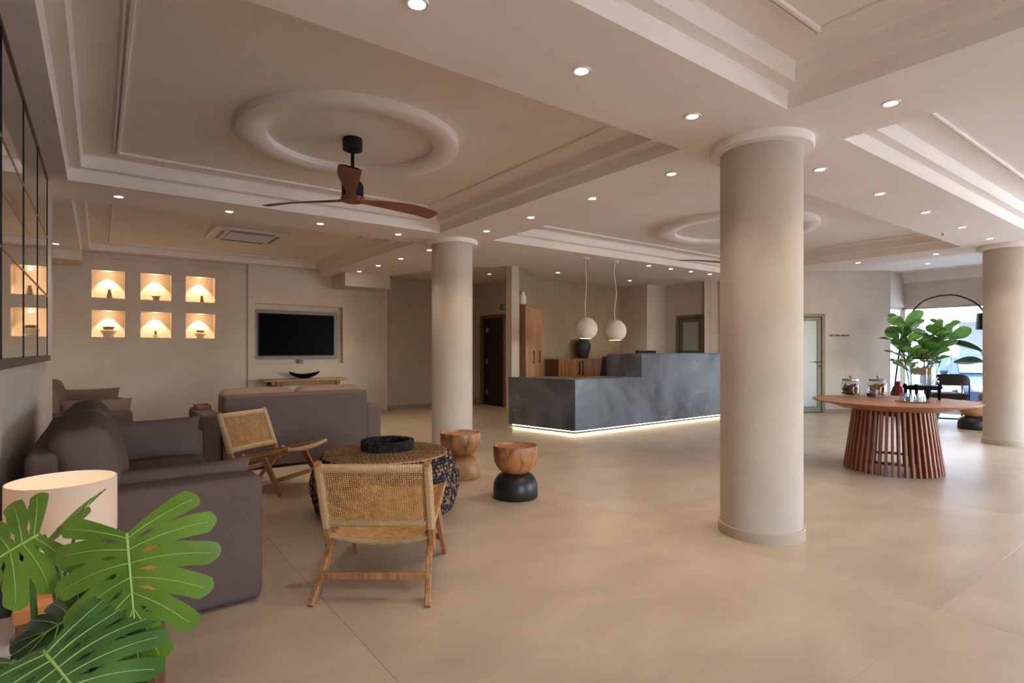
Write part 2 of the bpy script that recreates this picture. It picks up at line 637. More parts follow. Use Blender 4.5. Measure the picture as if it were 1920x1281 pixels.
def soft_box(sx, sy, sz, r, bulge=(0, 0, 0), n=12, wr=0.0, seed=0, ws=4.0):
    """rounded box centred on the origin with bulging faces and wrinkles"""
    mb = MB()
    h = Vector((sx / 2, sy / 2, sz / 2))
    dims = (sx, sy, sz)
    key = {}
    vs, fs = [], []
    segs = [max(8, min(28, int(d / max(sx, sy, sz) * n * 2))) for d in dims]

    def vert(u):
        k = tuple(round(a, 5) for a in u)
        if k in key: return key[k]
        p = Vector((u[0] * sx, u[1] * sy, u[2] * sz))
        inner = Vector([max(-h[i] + r, min(h[i] - r, p[i])) for i in range(3)])
        d = p - inner
        nrm = d.normalized() if d.length > 1e-7 else Vector((0, 0, 0))
        q = inner + nrm * r if d.length > 1e-7 else p
        U = [2 * a for a in u]
        for i in range(3):
            a, b = (i + 1) % 3, (i + 2) % 3
            k2 = bulge[i] * (1 - U[a] ** 2) * (1 - U[b] ** 2)
            q[i] += k2 * U[i]
        if wr:
            s = Vector((q.x * ws + seed * 3.1, q.y * ws - seed, q.z * ws + seed * 1.7))
            nn = Vector((noise.noise(s), noise.noise(s + Vector((9, 0, 0))), noise.noise(s + Vector((0, 9, 0)))))
            q = q + nn * wr
        key[k] = len(vs)
        vs.append(q)
        return key[k]

    for ax in range(3):
        a, b = (ax + 1) % 3, (ax + 2) % 3
        for sgn in (-.5, .5):
            for i in range(segs[a]):
                for j in range(segs[b]):
                    quad = []
                    for di, dj in ((0, 0), (1, 0), (1, 1), (0, 1)):
                        u = [0, 0, 0]
                        u[ax] = sgn
                        u[a] = remap(i + di, segs[a], r / dims[a])
                        u[b] = remap(j + dj, segs[b], r / dims[b])
                        quad.append(vert(u))
                    fs.append(tuple(quad if sgn > 0 else quad[::-1]))
    return mb.add(vs, fs)


def remap(i, n, rr):
    """grid lines: three inside each rounded edge, the rest evenly between"""
    k = 3
    rr = min(rr, .46)
    if i <= k: return -.5 + rr * i / k
    if i >= n - k: return .5 - rr * (n - i) / k
    return -.5 + rr + (1 - 2 * rr) * (i - k) / (n - 2 * k)


def pillow(sx, sy, t, n=18, seed=0, wr=0.006, pinch=0.07):
    mb = MB()
    for side in (1, -1):
        def P(u, v):
            x, y = 2 * u - 1, 2 * v - 1
            th = t / 2 * (max(0, (1 - x ** 4) * (1 - y ** 4))) ** .55
            q = Vector((x * sx / 2 * (1 - pinch * (1 - y * y)), y * sy / 2 * (1 - pinch * (1 - x * x)), side * th))
            s = Vector((q.x * 6 + seed, q.y * 6, side))
            k = min(1, th / (t * .2))
            q += Vector((noise.noise(s), noise.noise(s + Vector((7, 7, 7))), noise.noise(s + Vector((3, 1, 0))))) * wr * k
            return q
        mb.grid(P, n, n)
    return mb


def Mx(loc, rx=0, ry=0, rz=0):
    return Matrix.Translation(loc) @ Matrix.Rotation(rz, 4, 'Z') @ Matrix.Rotation(ry, 4, 'Y') @ Matrix.Rotation(rx, 4, 'X')


# ================================================================== ROOM
ZC, ZL, ZT = 2.56, 2.66, 2.76           # beam soffit, coffer ledge, coffer top
YS = -4.5                                # wall behind the camera
XE = 13.05                               # window wall

# ---- floor: large stone tiles
fl = struct('floor', MB().box(-1.2, 10.85, -4.8, 11.2, -0.2, -0.003).box(10.85, 13.3, .65, 11.2, -.2, -.003), M['grout'])
tw, td = 2.25, 2.3
tb = MB().box(0.0006, tw - 0.0006, 0.0006, td - 0.0006, -0.012, 0.0, c=0.0006)
tmesh = tb.mesh('floor_tile', M['floor'])
for i in range(-2, 5):
    for j in range(-3, 5):
        x0, y0 = 0.87 + tw * i, 0.9 + td * j
        if x0 > 13.2 or y0 > 11.2: continue
        if x0 + tw < -1.0: continue
        if x0 > 9.5 and y0 + td < 1.0: continue
        obj('floor_tile', tmesh, None, fl, loc=(x0, y0, 0))

# ---- ceiling
BAYS = [('a', -0.20, 3.16, 2.35, 5.67), ('b', -0.20, 3.12, -1.70, 1.605), ('c', 3.90, 9.05, 2.37, 5.66),
        ('d', 3.84, 9.05, -1.70, 1.615), ('e', -0.20, 3.20, 6.40, 10.14), ('f', 9.78, 13.03, 2.37, 5.60)]
ce = struct('ceiling', MB().box(-1.2, 10.85, -4.8, 11.2, 2.86, 3.0).box(10.85, 13.4, .65, 11.2, 2.86, 3.0), M['ceil'])
xs = sorted({-1.2, 13.3, -4.8, 3.86} | {b[1] for b in BAYS} | {b[2] for b in BAYS} | {4.3, 9.6, 10.85})
ys = sorted({-4.8, 11.2, .65} | {b[3] for b in BAYS} | {b[4] for b in BAYS})
xs = [x for x in xs if -1.2 <= x <= 13.3]
sof = MB()
for xa, xb in zip(xs, xs[1:]):
    for ya, yb in zip(ys, ys[1:]):
        cx, cyy = (xa + xb) / 2, (ya + yb) / 2
        if any(b[1] < cx < b[2] and b[3] < cyy < b[4] for b in BAYS): continue
        if cx > 4.3 and cyy > 5.66 and cx < 9.6: continue
        if cx > 10.85 and cyy < .65: continue
        sof.add([(xa, ya, ZC), (xb, ya, ZC), (xb, yb, ZC), (xa, yb, ZC)], [(0, 3, 2, 1)])
step = [(4.3, 9.35), (4.55, 8.15), (5.34, 7.2)]
poly = [(4.3, 5.66), (9.6, 5.66), (9.6, 8.4), (6.85, 8.4), (5.34, 7.2), (4.55, 8.15), (4.3, 9.35)]
sof.add([(x, y, ZC) for x, y in poly], [tuple(range(len(poly)))])
rp = [(4.3, 10.9), (4.3, 9.35), (4.55, 8.15), (5.34, 7.2), (7.2, 8.7), (7.2, 10.9)]
sof.add([(x, y, 2.72) for x, y in rp], [tuple(range(len(rp)))])
for (a, b), (c2, d2) in zip(step, step[1:]):
    sof.add([(a, b, ZC), (c2, d2, ZC), (c2, d2, 2.72), (a, b, 2.72)], [(0, 1, 2, 3)])
struct('beam_soffit', sof, M['ceil'], ce)

for tagc, x0, x1, y0, y1 in BAYS:
    mb = MB()
    def ring(a, za, b, zb):
        X0, X1, Y0, Y1 = x0 + a, x1 - a, y0 + a, y1 - a
        x2, x3, y2, y3 = x0 + b, x1 - b, y0 + b, y1 - b
        vs_ = [(X0, Y0, za), (X1, Y0, za), (X1, Y1, za), (X0, Y1, za), (x2, y2, zb), (x3, y2, zb), (x3, y3, zb), (x2, y3, zb)]
        mb.add(vs_, [(0, 1, 5, 4), (1, 2, 6, 5), (3, 0, 4, 7)] + ([] if tagc == 'e' and a == 0 else [(2, 3, 7, 6)]))
    ring(0, ZC, 0, ZL - .012)
    ring(0, ZL - .012, .012, ZL)
    ring(.012, ZL, .085, ZL)
    ring(.085, ZL, .085, ZT - .015)
    ring(.085, ZT - .015, .1, ZT)
    mb.add([(x0 + .1, y0 + .1, ZT), (x1 - .1, y0 + .1, ZT), (x1 - .1, y1 - .1, ZT), (x0 + .1, y1 - .1, ZT)], [(0, 3, 2, 1)])
    struct('coffer', mb, M['ceil'], ce)
    # applied panel moulding: two slim ridges
    mm = MB()
    for off, wd, h in ((.285, .014, .014), (.31, .022, .02)):
        a, b, c2, d2 = x0 + off, x1 - off, y0 + off, y1 - off
        for q in ((a, b, c2, c2 + wd), (a, b, d2 - wd, d2), (a, a + wd, c2 + wd, d2 - wd), (b - wd, b, c2 + wd, d2 - wd)):
            mm.box(q[0], q[1], q[2], q[3], ZT - h, ZT + .001, c=.004)
    struct('panel_moulding', mm, M['trimwhite'], ce)
# plaster medallions
def medallion(cx, cyy, ri, ro):
    prof = [(ri, .002), (ri, -.042), (ri + .003, -.045), (ro - .012, -.058), (ro, -.050), (ro, .002)]
    struct('ceiling_medallion', MB().lathe(prof, 72, (cx, cyy, ZT)), M['ceil'], ce, smooth=True)
medallion(1.5, 4.0, .585, .775)
medallion(6.47, 4.0, .73, .95)

# ---- columns
def column(x, y, label):
    c = thing('round_column', label, 'column', (x, y, 0))
    c['kind'] = 'structure'
    obj('shaft', MB().lathe([(.252, .05), (.252, ZC - .04)], 64), M['column'], c, smooth=True)
    obj('collar', MB().lathe([(.25, -.058), (.312, -.055), (.318, -.048), (.318, .004)], 64, (0, 0, ZC)), M['trimwhite'], c, smooth=True)
    obj('base_ring', MB().lathe([(.266, 0), (.266, .062), (.26, .068), (.25, .068)], 64), M['skirt'], c, smooth=True)
column(3.525, 1.993, 'thick round plaster column in the middle of the floor, nearest the camera')
column(3.53, 6.02, 'round plaster column behind the woven pouf and the wooden stools')
column(9.42, 1.98, 'round plaster column right of the round slatted table')

# ---- walls
def holed(mb, mp, u0, u1, z0, z1, holes, back=True):
    us = sorted({u0, u1} | {h[0] for h in holes} | {h[1] for h in holes})
    zs = sorted({z0, z1} | {h[2] for h in holes} | {h[3] for h in holes})
    for a, b in zip(us, us[1:]):
        for c2, d2 in zip(zs, zs[1:]):
            cu, cz = (a + b) / 2, (c2 + d2) / 2
            if any(h[0] < cu < h[1] and h[2] < cz < h[3] for h in holes): continue
            mb.add([mp(a, 0, c2), mp(b, 0, c2), mp(b, 0, d2), mp(a, 0, d2)], [(0, 1, 2, 3)])
    for h in holes:
        a, b, c2, d2, dp = h
        for q in (((a, 0, c2), (b, 0, c2), (b, dp, c2), (a, dp, c2)), ((a, 0, d2), (b, 0, d2), (b, dp, d2), (a, dp, d2)),
                  ((a, 0, c2), (a, 0, d2), (a, dp, d2), (a, dp, c2)), ((b, 0, c2), (b, 0, d2), (b, dp, d2), (b, dp, c2))):
            mb.add([mp(*t) for t in q], [(0, 1, 2, 3)])
        if back and dp < .5:
            mb.add([mp(a, dp, c2), mp(b, dp, c2), mp(b, dp, d2), mp(a, dp, d2)], [(0, 1, 2, 3)])

NX = [(-0.087, 0.313), (0.508, 0.91), (1.106, 1.52)]
NZ = [(1.402, 1.797), (1.982, 2.386)]
niches = [(a, b, c2, d2, .24) for a, b in NX for c2, d2 in NZ]
wb = MB()
# recessed panel with the niches (4 cm back), then the plain wall with the television recess
holed(wb, lambda u, d, z: (u, 10.19 + d, z), -0.9, 2.007, 0, 2.64, niches)
holed(wb, lambda u, d, z: (u, 10.15 + d, z), 2.007, 4.5, 0, 2.9, [(2.115, 3.621, .975, 2.005, .10)])
wb.add([(2.007, 10.15, 0), (2.007, 10.19, 0), (2.007, 10.19, 2.64), (2.007, 10.15, 2.64)], [(0, 1, 2, 3)])
wb.add([(-.9, 10.15, 2.64), (2.007, 10.15, 2.64), (2.007, 10.19, 2.64), (-.9, 10.19, 2.64)], [(0, 1, 2, 3)])
wb.add([(-.9, 10.13, 2.64), (2.007, 10.13, 2.64), (2.007, 10.13, 2.9), (-.9, 10.13, 2.9)], [(0, 1, 2, 3)])
wb.add([(-.9, 10.13, 2.64), (2.007, 10.13, 2.64), (2.007, 10.16, 2.64), (-.9, 10.16, 2.64)], [(0, 1, 2, 3)])
wb.box(-1.2, 4.5, 10.46, 10.75, 0, 2.9)
wb.add([(4.5, 10.15, 0), (4.5, 10.75, 0), (4.5, 10.75, 2.9), (4.5, 10.15, 2.9)], [(0, 1, 2, 3)])
wbo = struct('wall_back', wb, M['wall'])
struct('wall_back_corridor', MB().box(4.5, 7.2, 10.75, 10.95, 0, 2.9), M['wall'])
struct('bulkhead', MB().box(3.43, 4.26, 9.5, 10.15, 2.33, 2.565), M['wall'], wbo)
struct('bulkhead', MB().box(-.72, -.19, 9.47, 10.19, 2.42, 2.565), M['wall'], wbo)
# left wall: near part carries the mirror, the far part stands further out
struct('wall_left', MB().box(-.75, -.335, -4.8, 6.45, 0, 2.9), M['wall'])
struct('wall_left_far', MB().box(-1.1, -.75, 6.3, 10.5, 0, 2.9), M['wall'])
lw = bpy.data.objects['wall_left']
# corridor end wall with the dark door (x = 6.95)
cw = MB()
holed(cw, lambda u, d, z: (6.95 + d, u, z), 8.4, 10.75, 0, 2.9, [(9.62, 10.60, 0, 1.99, .12)])
cw.box(7.07, 7.25, 8.4, 10.75, 0, 2.9)
struct('wall_corridor_end', cw, M['wall'])
# diagonal partition beside the reception, white end towards the room
dx, dy = .772, .635
def diag(s, o): return (5.41 + dx * s + dy * o, 7.13 + dy * s - dx * o)
pt = MB()
pt.prism([(5.31, 7.185), (5.41, 7.13), diag(1.95, 0), diag(1.95, -.12), diag(.3, -.12), (5.33, 7.365)], 0, 2.9)
struct('wall_partition', pt, M['wall'])
struct('wallpaper_panel', MB().prism([diag(.02, .003), diag(1.95, .003), diag(1.95, -.001), diag(.02, -.001)], 0, 2.6), M['paper'], bpy.data.objects['wall_partition'])
struct('wall_reception', MB().box(6.3, 8.98, 8.18, 8.45, 0, 2.9), M['paper'])
rc = MB()
rc.box(8.97, 9.3, 7.72, 8.4, 0, 2.9)
rc.box(8.97, 9.55, 7.5, 7.72, 0, 2.9)
struct('wall_reception_side', rc, M['wall'])
rd = MB()
holed(rd, lambda u, d, z: (9.55 + d, u, z), 6.42, 7.5, 0, 2.9, [(6.56, 7.22, 0, 1.92, .12)])
rd.box(9.67, 9.85, 6.2, 7.6, 0, 2.9)
struct('wall_reception_end', rd, M['wall'])
# chamfered wall parallel to the picture, with a second glazed door
ex, ey = .8039, -.5948
gx, gy = .5948, .8039
W0 = (9.46, 6.497)
def cham(u, d, z): return (W0[0] + ex * u + gx * d, W0[1] + ey * u + gy * d, z)
WL = 3.62
ch = MB()
holed(ch, cham, 0, WL, 0, 2.9, [(1.35, 2.34, 0, 1.92, .12)])
ch.prism([cham(0, .12, 0)[:2], cham(WL, .12, 0)[:2], cham(WL, .3, 0)[:2], cham(0, .3, 0)[:2]], 0, 2.9)
struct('wall_chamfer', ch, M['wall'])
cend = cham(WL, 0, 0)

# corner window behind the plants and the long window wall
yw = cend[1]
struct('wall_window_return', MB().box(cend[0], XE + .15, yw, yw + .2, 2.07, 2.9), M['wall'])
win = MB()
win.box(XE, XE + .25, .65, yw + .2, 2.07, 2.9)
win.box(XE, XE + .25, .65, yw + .2, -.2, 0.02)
wwo = struct('wall_right', win, M['wall'])
w1 = struct('window_1', MB().box(XE + .05, XE + .12, yw + .0, yw + .09, 0, 2.08, c=.006), plain('window_frame', S(176, 170, 164), .4))
wf = w1.data.materials[0]
mull = [yw - 1.5 * k for k in range(1, 3)]
for y in mull:
    obj('mullion', MB().box(XE + .06, XE + .12, y - .03, y + .03, .02, 2.08, c=.004), wf, w1)
obj('transom', MB().box(XE + .065, XE + .115, mull[-1], yw, 2.03, 2.08, c=.004), wf, w1)
obj('sill', MB().box(XE + .065, XE + .115, mull[-1], yw, .02, .06, c=.004), wf, w1)
yy = [yw] + mull
for a, b in zip(yy, yy[1:]):
    obj('pane', MB().box(XE + .085, XE + .093, b + .03, a - .03, .06, 2.03), M['pane'], w1)
struct('wall_right_near', MB().box(XE, XE + .25, .65, mull[-1] + .01, 0, 2.1), M['wall'])
# unseen glazed front, stepped in to bring side daylight nearer the camera
XN = 10.6
struct('wall_right_return', MB().box(XN, XE + .25, .65, .85, 0, 2.9), M['wall'])
struct('unseen_lobby_wall', MB().box(XN, XN + .22, -4.8, .65, 2.42, 2.9).box(XN, XN + .22, -4.8, .65, -.2, .04), M['wall'])
w9 = struct('window_5', MB().box(XN + .05, XN + .12, -4.5, .65, 2.37, 2.42).box(XN + .05, XN + .12, -4.5, .65, .04, .09), wf)
for k in range(5):
    y = .62 - 1.27 * k
    obj('mullion', MB().box(XN + .05, XN + .12, y - .03, y + .03, .09, 2.37, c=.004), wf, w9)
    if k < 4:
        obj('pane', MB().box(XN + .08, XN + .088, y - 1.24, y - .03, .09, 2.37), M['pane'], w9)
portal((XN - .02, -1.93, 1.23), (0, rad(90), 0), 2.3, 5.1)
w2 = struct('window_2', MB().box(cend[0] + .02, XE + .05, yw + .05, yw + .1, 2.02, 2.08, c=.004), wf)
obj('pane', MB().box(cend[0] + .06, XE + .05, yw + .07, yw + .078, .06, 2.02), M['pane'], w2)
obj('jamb', MB().box(cend[0] + .01, cend[0] + .06, yw + .05, yw + .1, 0, 2.08, c=.004), wf, w2)
obj('sill', MB().box(cend[0] + .06, XE + .05, yw + .05, yw + .1, 0.0, .06, c=.004), wf, w2)
# wall behind the camera: unseen windows added to let daylight in
sw = MB()
NW = 2
added_wins = [(1.3, 2.7, .3, 2.4, .6), (7.9, 10.1, .1, 2.5, .6)]
holed(sw, lambda u, d, z: (u, YS - d, z), -1.0, XN + .22, 0, 2.9, [(a, b, c2, d2, .25) for a, b, c2, d2, _ in added_wins], back=False)
struct('wall_front', sw, M['wall'])
for k, (a, b, c2, d2, _) in enumerate(added_wins):
    f = struct('window_%d' % (k + 3), MB().box(a, b, YS - .15, YS - .1, c2, c2 + .05).box(a, b, YS - .15, YS - .1, d2 - .05, d2)
               .box(a, a + .05, YS - .15, YS - .1, c2, d2).box(b - .05, b, YS - .15, YS - .1, c2, d2), wf)
    obj('pane', MB().box(a + .05, b - .05, YS - .13, YS - .12, c2 + .05, d2 - .05), M['pane'], f)
    portal(((a + b) / 2, YS - .02, (c2 + d2) / 2), (rad(90), 0, 0), b - a, d2 - c2)
portal((XE - .01, (yw + mull[-1]) / 2, 1.04), (0, rad(90), 0), 2.0, yw - mull[-1])

# ---- doors
def lever(parent, loc, axis, side, mat):
    mb = MB()
    mb.lathe([(.024, 0), (.024, .012), (0, .012)], 16)
    mb.tube([(0, 0, .01), (0, 0, .05), (side * .02, 0, .055), (side * .11, 0, .055)], .008, 8)
    return obj('door_handle', mb.xf(axis), mat, parent)

d1 = struct('door_1', MB().box(7.0, 7.04, 9.70, 10.52, .005, 1.92, c=.003), M['wenge'])
obj('door_frame', MB().box(6.935, 7.06, 9.62, 9.70, 0, 1.99, c=.004).box(6.935, 7.06, 10.52, 10.60, 0, 1.99, c=.004).box(6.935, 7.06, 9.70, 10.52, 1.92, 1.99, c=.004), M['doorframe'], d1)
for z in (.28, .96, 1.66):
    obj('hinge', MB().box(6.985, 7.002, 10.36, 10.44, z - .055, z + .055, c=.003), M['steel'], d1)
def glazed(name, mp, u0, u1, zt, hand):
    mk = lambda a, b, d0, d1, z0, z1: [mp(a, d0, z0), mp(b, d0, z0), mp(b, d1, z0), mp(a, d1, z0), mp(a, d0, z1), mp(b, d0, z1), mp(b, d1, z1), mp(a, d1, z1)]
    FS = [(0, 3, 2, 1), (4, 5, 6, 7), (0, 1, 5, 4), (1, 2, 6, 5), (2, 3, 7, 6), (3, 0, 4, 7)]
    fr = MB()
    for q in ((u0, u0 + .06, -.015, .07, 0, zt), (u1 - .06, u1, -.015, .07, 0, zt), (u0 + .06, u1 - .06, -.015, .07, zt - .06, zt)):
        fr.add(mk(*q), FS)
    lf = MB()
    a, b = u0 + .07, u1 - .07
    for q in ((a, a + .07, .005, .05, .01, zt - .07), (b - .07, b, .005, .05, .01, zt - .07), (a + .07, b - .07, .005, .05, zt - .14, zt - .07), (a + .07, b - .07, .005, .05, .01, .12)):
        lf.add(mk(*q), FS)
    d = struct(name, lf, M['bronze'])
    obj('door_frame', fr, M['bronze'], d)
    obj('pane', MB().add(mk(a + .07, b - .07, .02, .03, .12, zt - .14), FS), M['frost'], d)
    hu = b - .035 if hand > 0 else a + .035
    hb = MB()
    hb.tube([mp(hu, .005, .98), mp(hu, -.05, .98), mp(hu - hand * .02, -.055, .98), mp(hu - hand * .13, -.055, .98)], .009, 8)
    hb.tube([mp(hu, .004, .9), mp(hu, -.008, .9)], .016, 10)
    obj('door_handle', hb, M['black'], d)
    return d
glazed('door_2', lambda u, d, z: (9.55 + d, u, z), 6.56, 7.22, 1.92, -1)
glazed('door_3', cham, 1.35, 2.34, 1.92, 1)

# ---- skirting boards
def skirt(name, p, q, h=.07, t=.012):
    p, q = Vector((*p, 0)), Vector((*q, 0))
    struct(name, MB().bar(p + Vector((0, 0, h / 2)), q + Vector((0, 0, h / 2)), t * 2, h, c=.003), M['skirt'])
skirt('baseboard_back', (2.0, 10.15), (4.5, 10.15))
skirt('baseboard_corridor', (4.5, 10.745), (6.95, 10.745))
skirt('baseboard_left', (-.335, -4.4), (-.335, 6.45))
skirt('baseboard_chamfer', cham(2.36, 0, 0)[:2], cham(WL, 0, 0)[:2])
skirt('baseboard_partition', (5.31, 7.18), (5.41, 7.128))

# ---- small letters on the chamfered wall
def text(name, s, size, loc, rot, mat, parent=None, ext=.004, align='CENTER'):
    cu = bpy.data.curves.new(name, 'FONT')
    cu.body = s
    cu.size = size
    cu.extrude = ext
    cu.align_x = align
    cu.align_y = 'CENTER'
    tmp = bpy.data.objects.new('tmp', cu)
    C.objects.link(tmp)
    bpy.context.view_layer.update()
    me = bpy.data.meshes.new_from_object(tmp.evaluated_get(bpy.context.evaluated_depsgraph_get()))
    bpy.data.objects.remove(tmp)
    me.materials.clear()
    me.materials.append(mat)
    o = bpy.data.objects.new(name, me)
    C.objects.link(o)
    o.location = loc
    o.rotation_euler = rot
    o.parent = parent
    return o
tx = text('wall_lettering', 'MEETING ROOM', .052, cham(2.62, -.004, 1.497), (rad(90), 0, rad(-36.5)), M['letter'])
tag(tx, 'small dark lettering on the pale wall right of the glazed door', 'sign')

# ---- paned mirror on the left wall
mi = thing('paned_mirror', 'tall wall mirror divided by slim dark bars above the nearest sofa', 'mirror', (-.335, 4.0, 1.1))
YM = [2.26, 3.12, 3.98, 4.83, 5.69]
ZM = [1.165, 1.631, 2.09, 2.545]
for y in YM:
    obj('upright_bar', MB().box(-.335, -.3235, y - .007, y + .007, ZM[0] - .03, ZM[-1], c=.001), M['black'], mi, world=True)
for z in ZM[1:3]:
    obj('cross_bar', MB().box(-.335, -.324, YM[0], YM[-1], z - .006, z + .006, c=.001), M['brass'], mi, world=True)
obj('sill', MB().box(-.335, -.306, YM[0] - .01, YM[-1] + .01, ZM[0] - .04, ZM[0], c=.003).box(-.335, -.318, YM[0] - .01, YM[-1] + .01, ZM[-1], ZM[-1] + .014, c=.003), plain('mirror_sill', S(96, 78, 66), .5), mi, world=True)
for a, b in zip(YM, YM[1:]):
    for c2, d2 in zip(ZM, ZM[1:]):
        obj('mirror_pane', MB().box(-.335, -.327, a + .008, b - .008, c2 + .004, d2 - .004), M['mirror'], mi, world=True)

# ---- recessed downlights
proto = None
def downlight(x, y, label, group, z=ZC, power=1.0):
    global proto
    if proto is None:
        t = thing('recessed_downlight', label, 'downlight', (x, y, z), 0, group)
        obj('trim_ring', MB().lathe([(.032, .004), (.034, -.006), (.044, -.007), (.048, .001)], 24), M['white'], t, smooth=True)
        obj('lens', MB().lathe([(.033, -.002), (0, -.002)], 24), M['disc'], t)
        proto = t
        r = t
    else:
        r = copy_tree(proto, (x, y, z), 0, label, group)
    light('downlight_beam', 'SPOT', (x, y, z - .02), DOWN * power, WARM, size=.03, cone=96, blend=1.0)
    return r
ORD = ['first', 'second', 'third', 'fourth', 'fifth', 'sixth']
G = 'recessed downlights in the ceiling'
for k, x in enumerate((2.76, 1.88, 1.0)):
    downlight(x, 1.975, ORD[k] + ' downlight left of the nearest column along the wide foreground ceiling beam', G)
for k, y in enumerate((2.715, 3.57, 4.45, 5.255)):
    downlight(3.53, y, ORD[k] + ' downlight behind the nearest column on the beam running to the middle column', G)
for k, x in enumerate((4.34, 5.425, 6.51, 7.615, 8.655)):
    downlight(x, 1.988, ORD[k] + ' downlight from the nearest column on the beam towards the right column', G)
downlight(3.49, 1.225, 'single downlight between the two foreground ceiling coffers, above right of nearest column', G)
for k, x in enumerate((2.8, 1.9, 1.02, .137)):
    downlight(x, 6.01, ORD[k] + ' downlight left of the middle column on the beam behind the ceiling fan', G)
for k, y in enumerate((6.70, 7.59, 8.415, 9.22)):
    downlight(3.575, y, ORD[k] + ' downlight behind the middle column towards the corner bulkhead', G)
downlight(5.62, 8.06, 'nearer of two downlights in the corridor ceiling before the dark door', G, z=2.72)
downlight(6.2, 9.13, 'farther of two downlights in the corridor ceiling, nearest the dark door', G, z=2.72)
downlight(6.4, 7.31, 'downlight above the tall cabinet, left of the pendant lamps', G, power=.7)
downlight(8.24, 7.31, 'downlight above the reception back wall, right of the pendant lamps', G, power=.7)
for k, x in enumerate((7.047, 7.606, 8.147, 8.696)):
    downlight(x, 5.86, ORD[k] + ' downlight right of the pendants in the row over the marble counter front', G, power=.7)
downlight(9.4, 3.74, 'downlight beside the far coffer edge, left of the right column', G)
downlight(9.43, 2.755, 'downlight just left of the right column collar', G)
downlight(-.44, 9.13, 'downlight at the end of the left wall above the farthest sofa', G)
downlight(11.9, 3.6, 'downlight in the window corner above the arc lamp', G, z=ZT)
# ---- sprinklers
for (x, y), lb in (((7.83, 2.22), 'small sprinkler head on the beam near the right column'), ((3.78, 8.3), 'small sprinkler head on the beam behind the middle column')):
    t = thing('sprinkler_head', lb, 'sprinkler', (x, y, ZC), 0, 'ceiling sprinklers')
    obj('escutcheon', MB().lathe([(.028, .001), (.026, -.006), (.012, -.008), (0, -.008)], 20), M['white'], t, smooth=True)
    obj('nozzle', MB().lathe([(.008, -.006), (.008, -.02), (.014, -.026), (.014, -.029), (0, -.03)], 14), M['steel'], t, smooth=True)

# ---- ceiling fans
def make_fan(loc, rz, label, z_hub):
    t = thing('ceiling_fan', label, 'ceiling fan', loc, rz, 'wooden ceiling fans')
    obj('canopy', MB().lathe([(0, .0), (.07, 0), (.072, -.02), (.07, -.085), (.03, -.1), (.02, -.1)], 32), M['black'], t, smooth=True)
    obj('downrod', MB().lathe([(.013, -.09), (.013, -.32)], 16), M['black'], t, smooth=True)
    obj('motor', MB().lathe([(.02, -.30), (.06, -.315), (.078, -.34), (.078, -.42), (.06, -.435), (0, -.435)], 32), M['black'], t, smooth=True)
    obj('hub_cap', MB().lathe([(.075, -.425), (.085, -.44), (.07, -.465), (0, -.472)], 32), M['fanwood'], t, smooth=True)
    # one carved blade, twisted and swept
    L = .74
    mb = MB()
    nu, nv = 20, 6
    def blade(u, v, s):
        r = .045 + (L - .045) * u
        q = max(0, min(1, (u - .10) / .6))
        wd = .07 + .075 * q * q * (3 - 2 * q) if u > .10 else .07 + .03 * (1 - u / .10)
        wd *= (1 - max(0, u - .96) ** 2 * 80)
        tw = -rad(24) * (1 - .55 * u) * min(1, u * 5)
        y = (v - .5) * wd - .02 * math.sin(u * PI)
        th = .017 * (1 - .5 * u) * (1 - (2 * v - 1) ** 4) + .0015
        zc = -.447 + .03 * math.sin(u * PI * .8) * u - .012 * u
        return (r, y * math.cos(tw) - s * th * math.sin(tw) * .3, zc + y * math.sin(tw) + s * th * .5)
    for s in (1, -1):
        mb.grid(lambda u, v: blade(u, v, s), nu, nv)
    bm_ = mb.mesh('blade', M['fanwood'], True)
    for k in range(3):
        obj('blade', bm_, None, t, rot=(0, 0, 2 * PI * k / 3))
    return t
fan = make_fan((1.5, 4.0, ZT), rad(8.5), 'black ceiling fan with three carved brown blades over the lounge chairs', 2.33)
copy_tree(fan, (6.47, 4.0, ZT), rad(155), 'far ceiling fan half hidden behind the nearest column')

# ---- ceiling cassette air conditioner
ac = thing('ceiling_air_conditioner', 'square white air conditioner cassette in the coffer above the niche wall', 'air conditioner', (1.6, 8.15, ZT))
obj('panel', MB().box(-.45, .45, -.42, .42, -.035, .002, c=.012), M['white'], ac)
gr = obj('intake_grille', MB().box(-.26, .26, -.25, .25, -.042, -.03, c=.004), plain('grille_grey', S(190, 184, 180), .6), ac)
sl = MB()
for k in range(12):
    y = -.22 + .04 * k
    sl.box(-.25, .25, y, y + .012, -.046, -.04)
obj('grille_bar', sl, M['white'], gr, kind='stuff')
for k in range(4):
    a = k * PI / 2
    obj('louvre', MB().box(-.27, .27, .31, .35, -.044, -.034, c=.003), M['greyplastic'], ac, rot=(0, 0, a))

# ---- niches: spots and pots
npot = None
def niche_spot(x, z, where):
    t = thing('niche_spotlight', 'tiny warm spotlight in the top of the %s wall niche' % where, 'spotlight', (x, 10.30, z), 0, 'niche spotlights')
    obj('trim_ring', MB().lathe([(.014, .001), (.016, -.005), (.022, -.005), (.024, .001)], 16), M['white'], t)
    obj('lens', MB().lathe([(.014, -.002), (0, -.002)], 16), M['disc'], t)
    light('niche_beam', 'SPOT', (x, 10.32, z - .012), NICHE * .75, (1.0, .74, .42), rot=(rad(12), 0, 0), size=.008, cone=80, blend=.35)
    light('niche_fill', 'POINT', (x, 10.27, z - .04), NICHE * .06, (1.0, .62, .30), size=.02)
NICHE = 12.0
WN = ['left', 'middle', 'right']
for i, (a, b) in enumerate(NX):
    for j, (c2, d2) in enumerate(NZ):
        niche_spot((a + b) / 2, d2 - .001, ('lower ', 'upper ')[j] + WN[i])
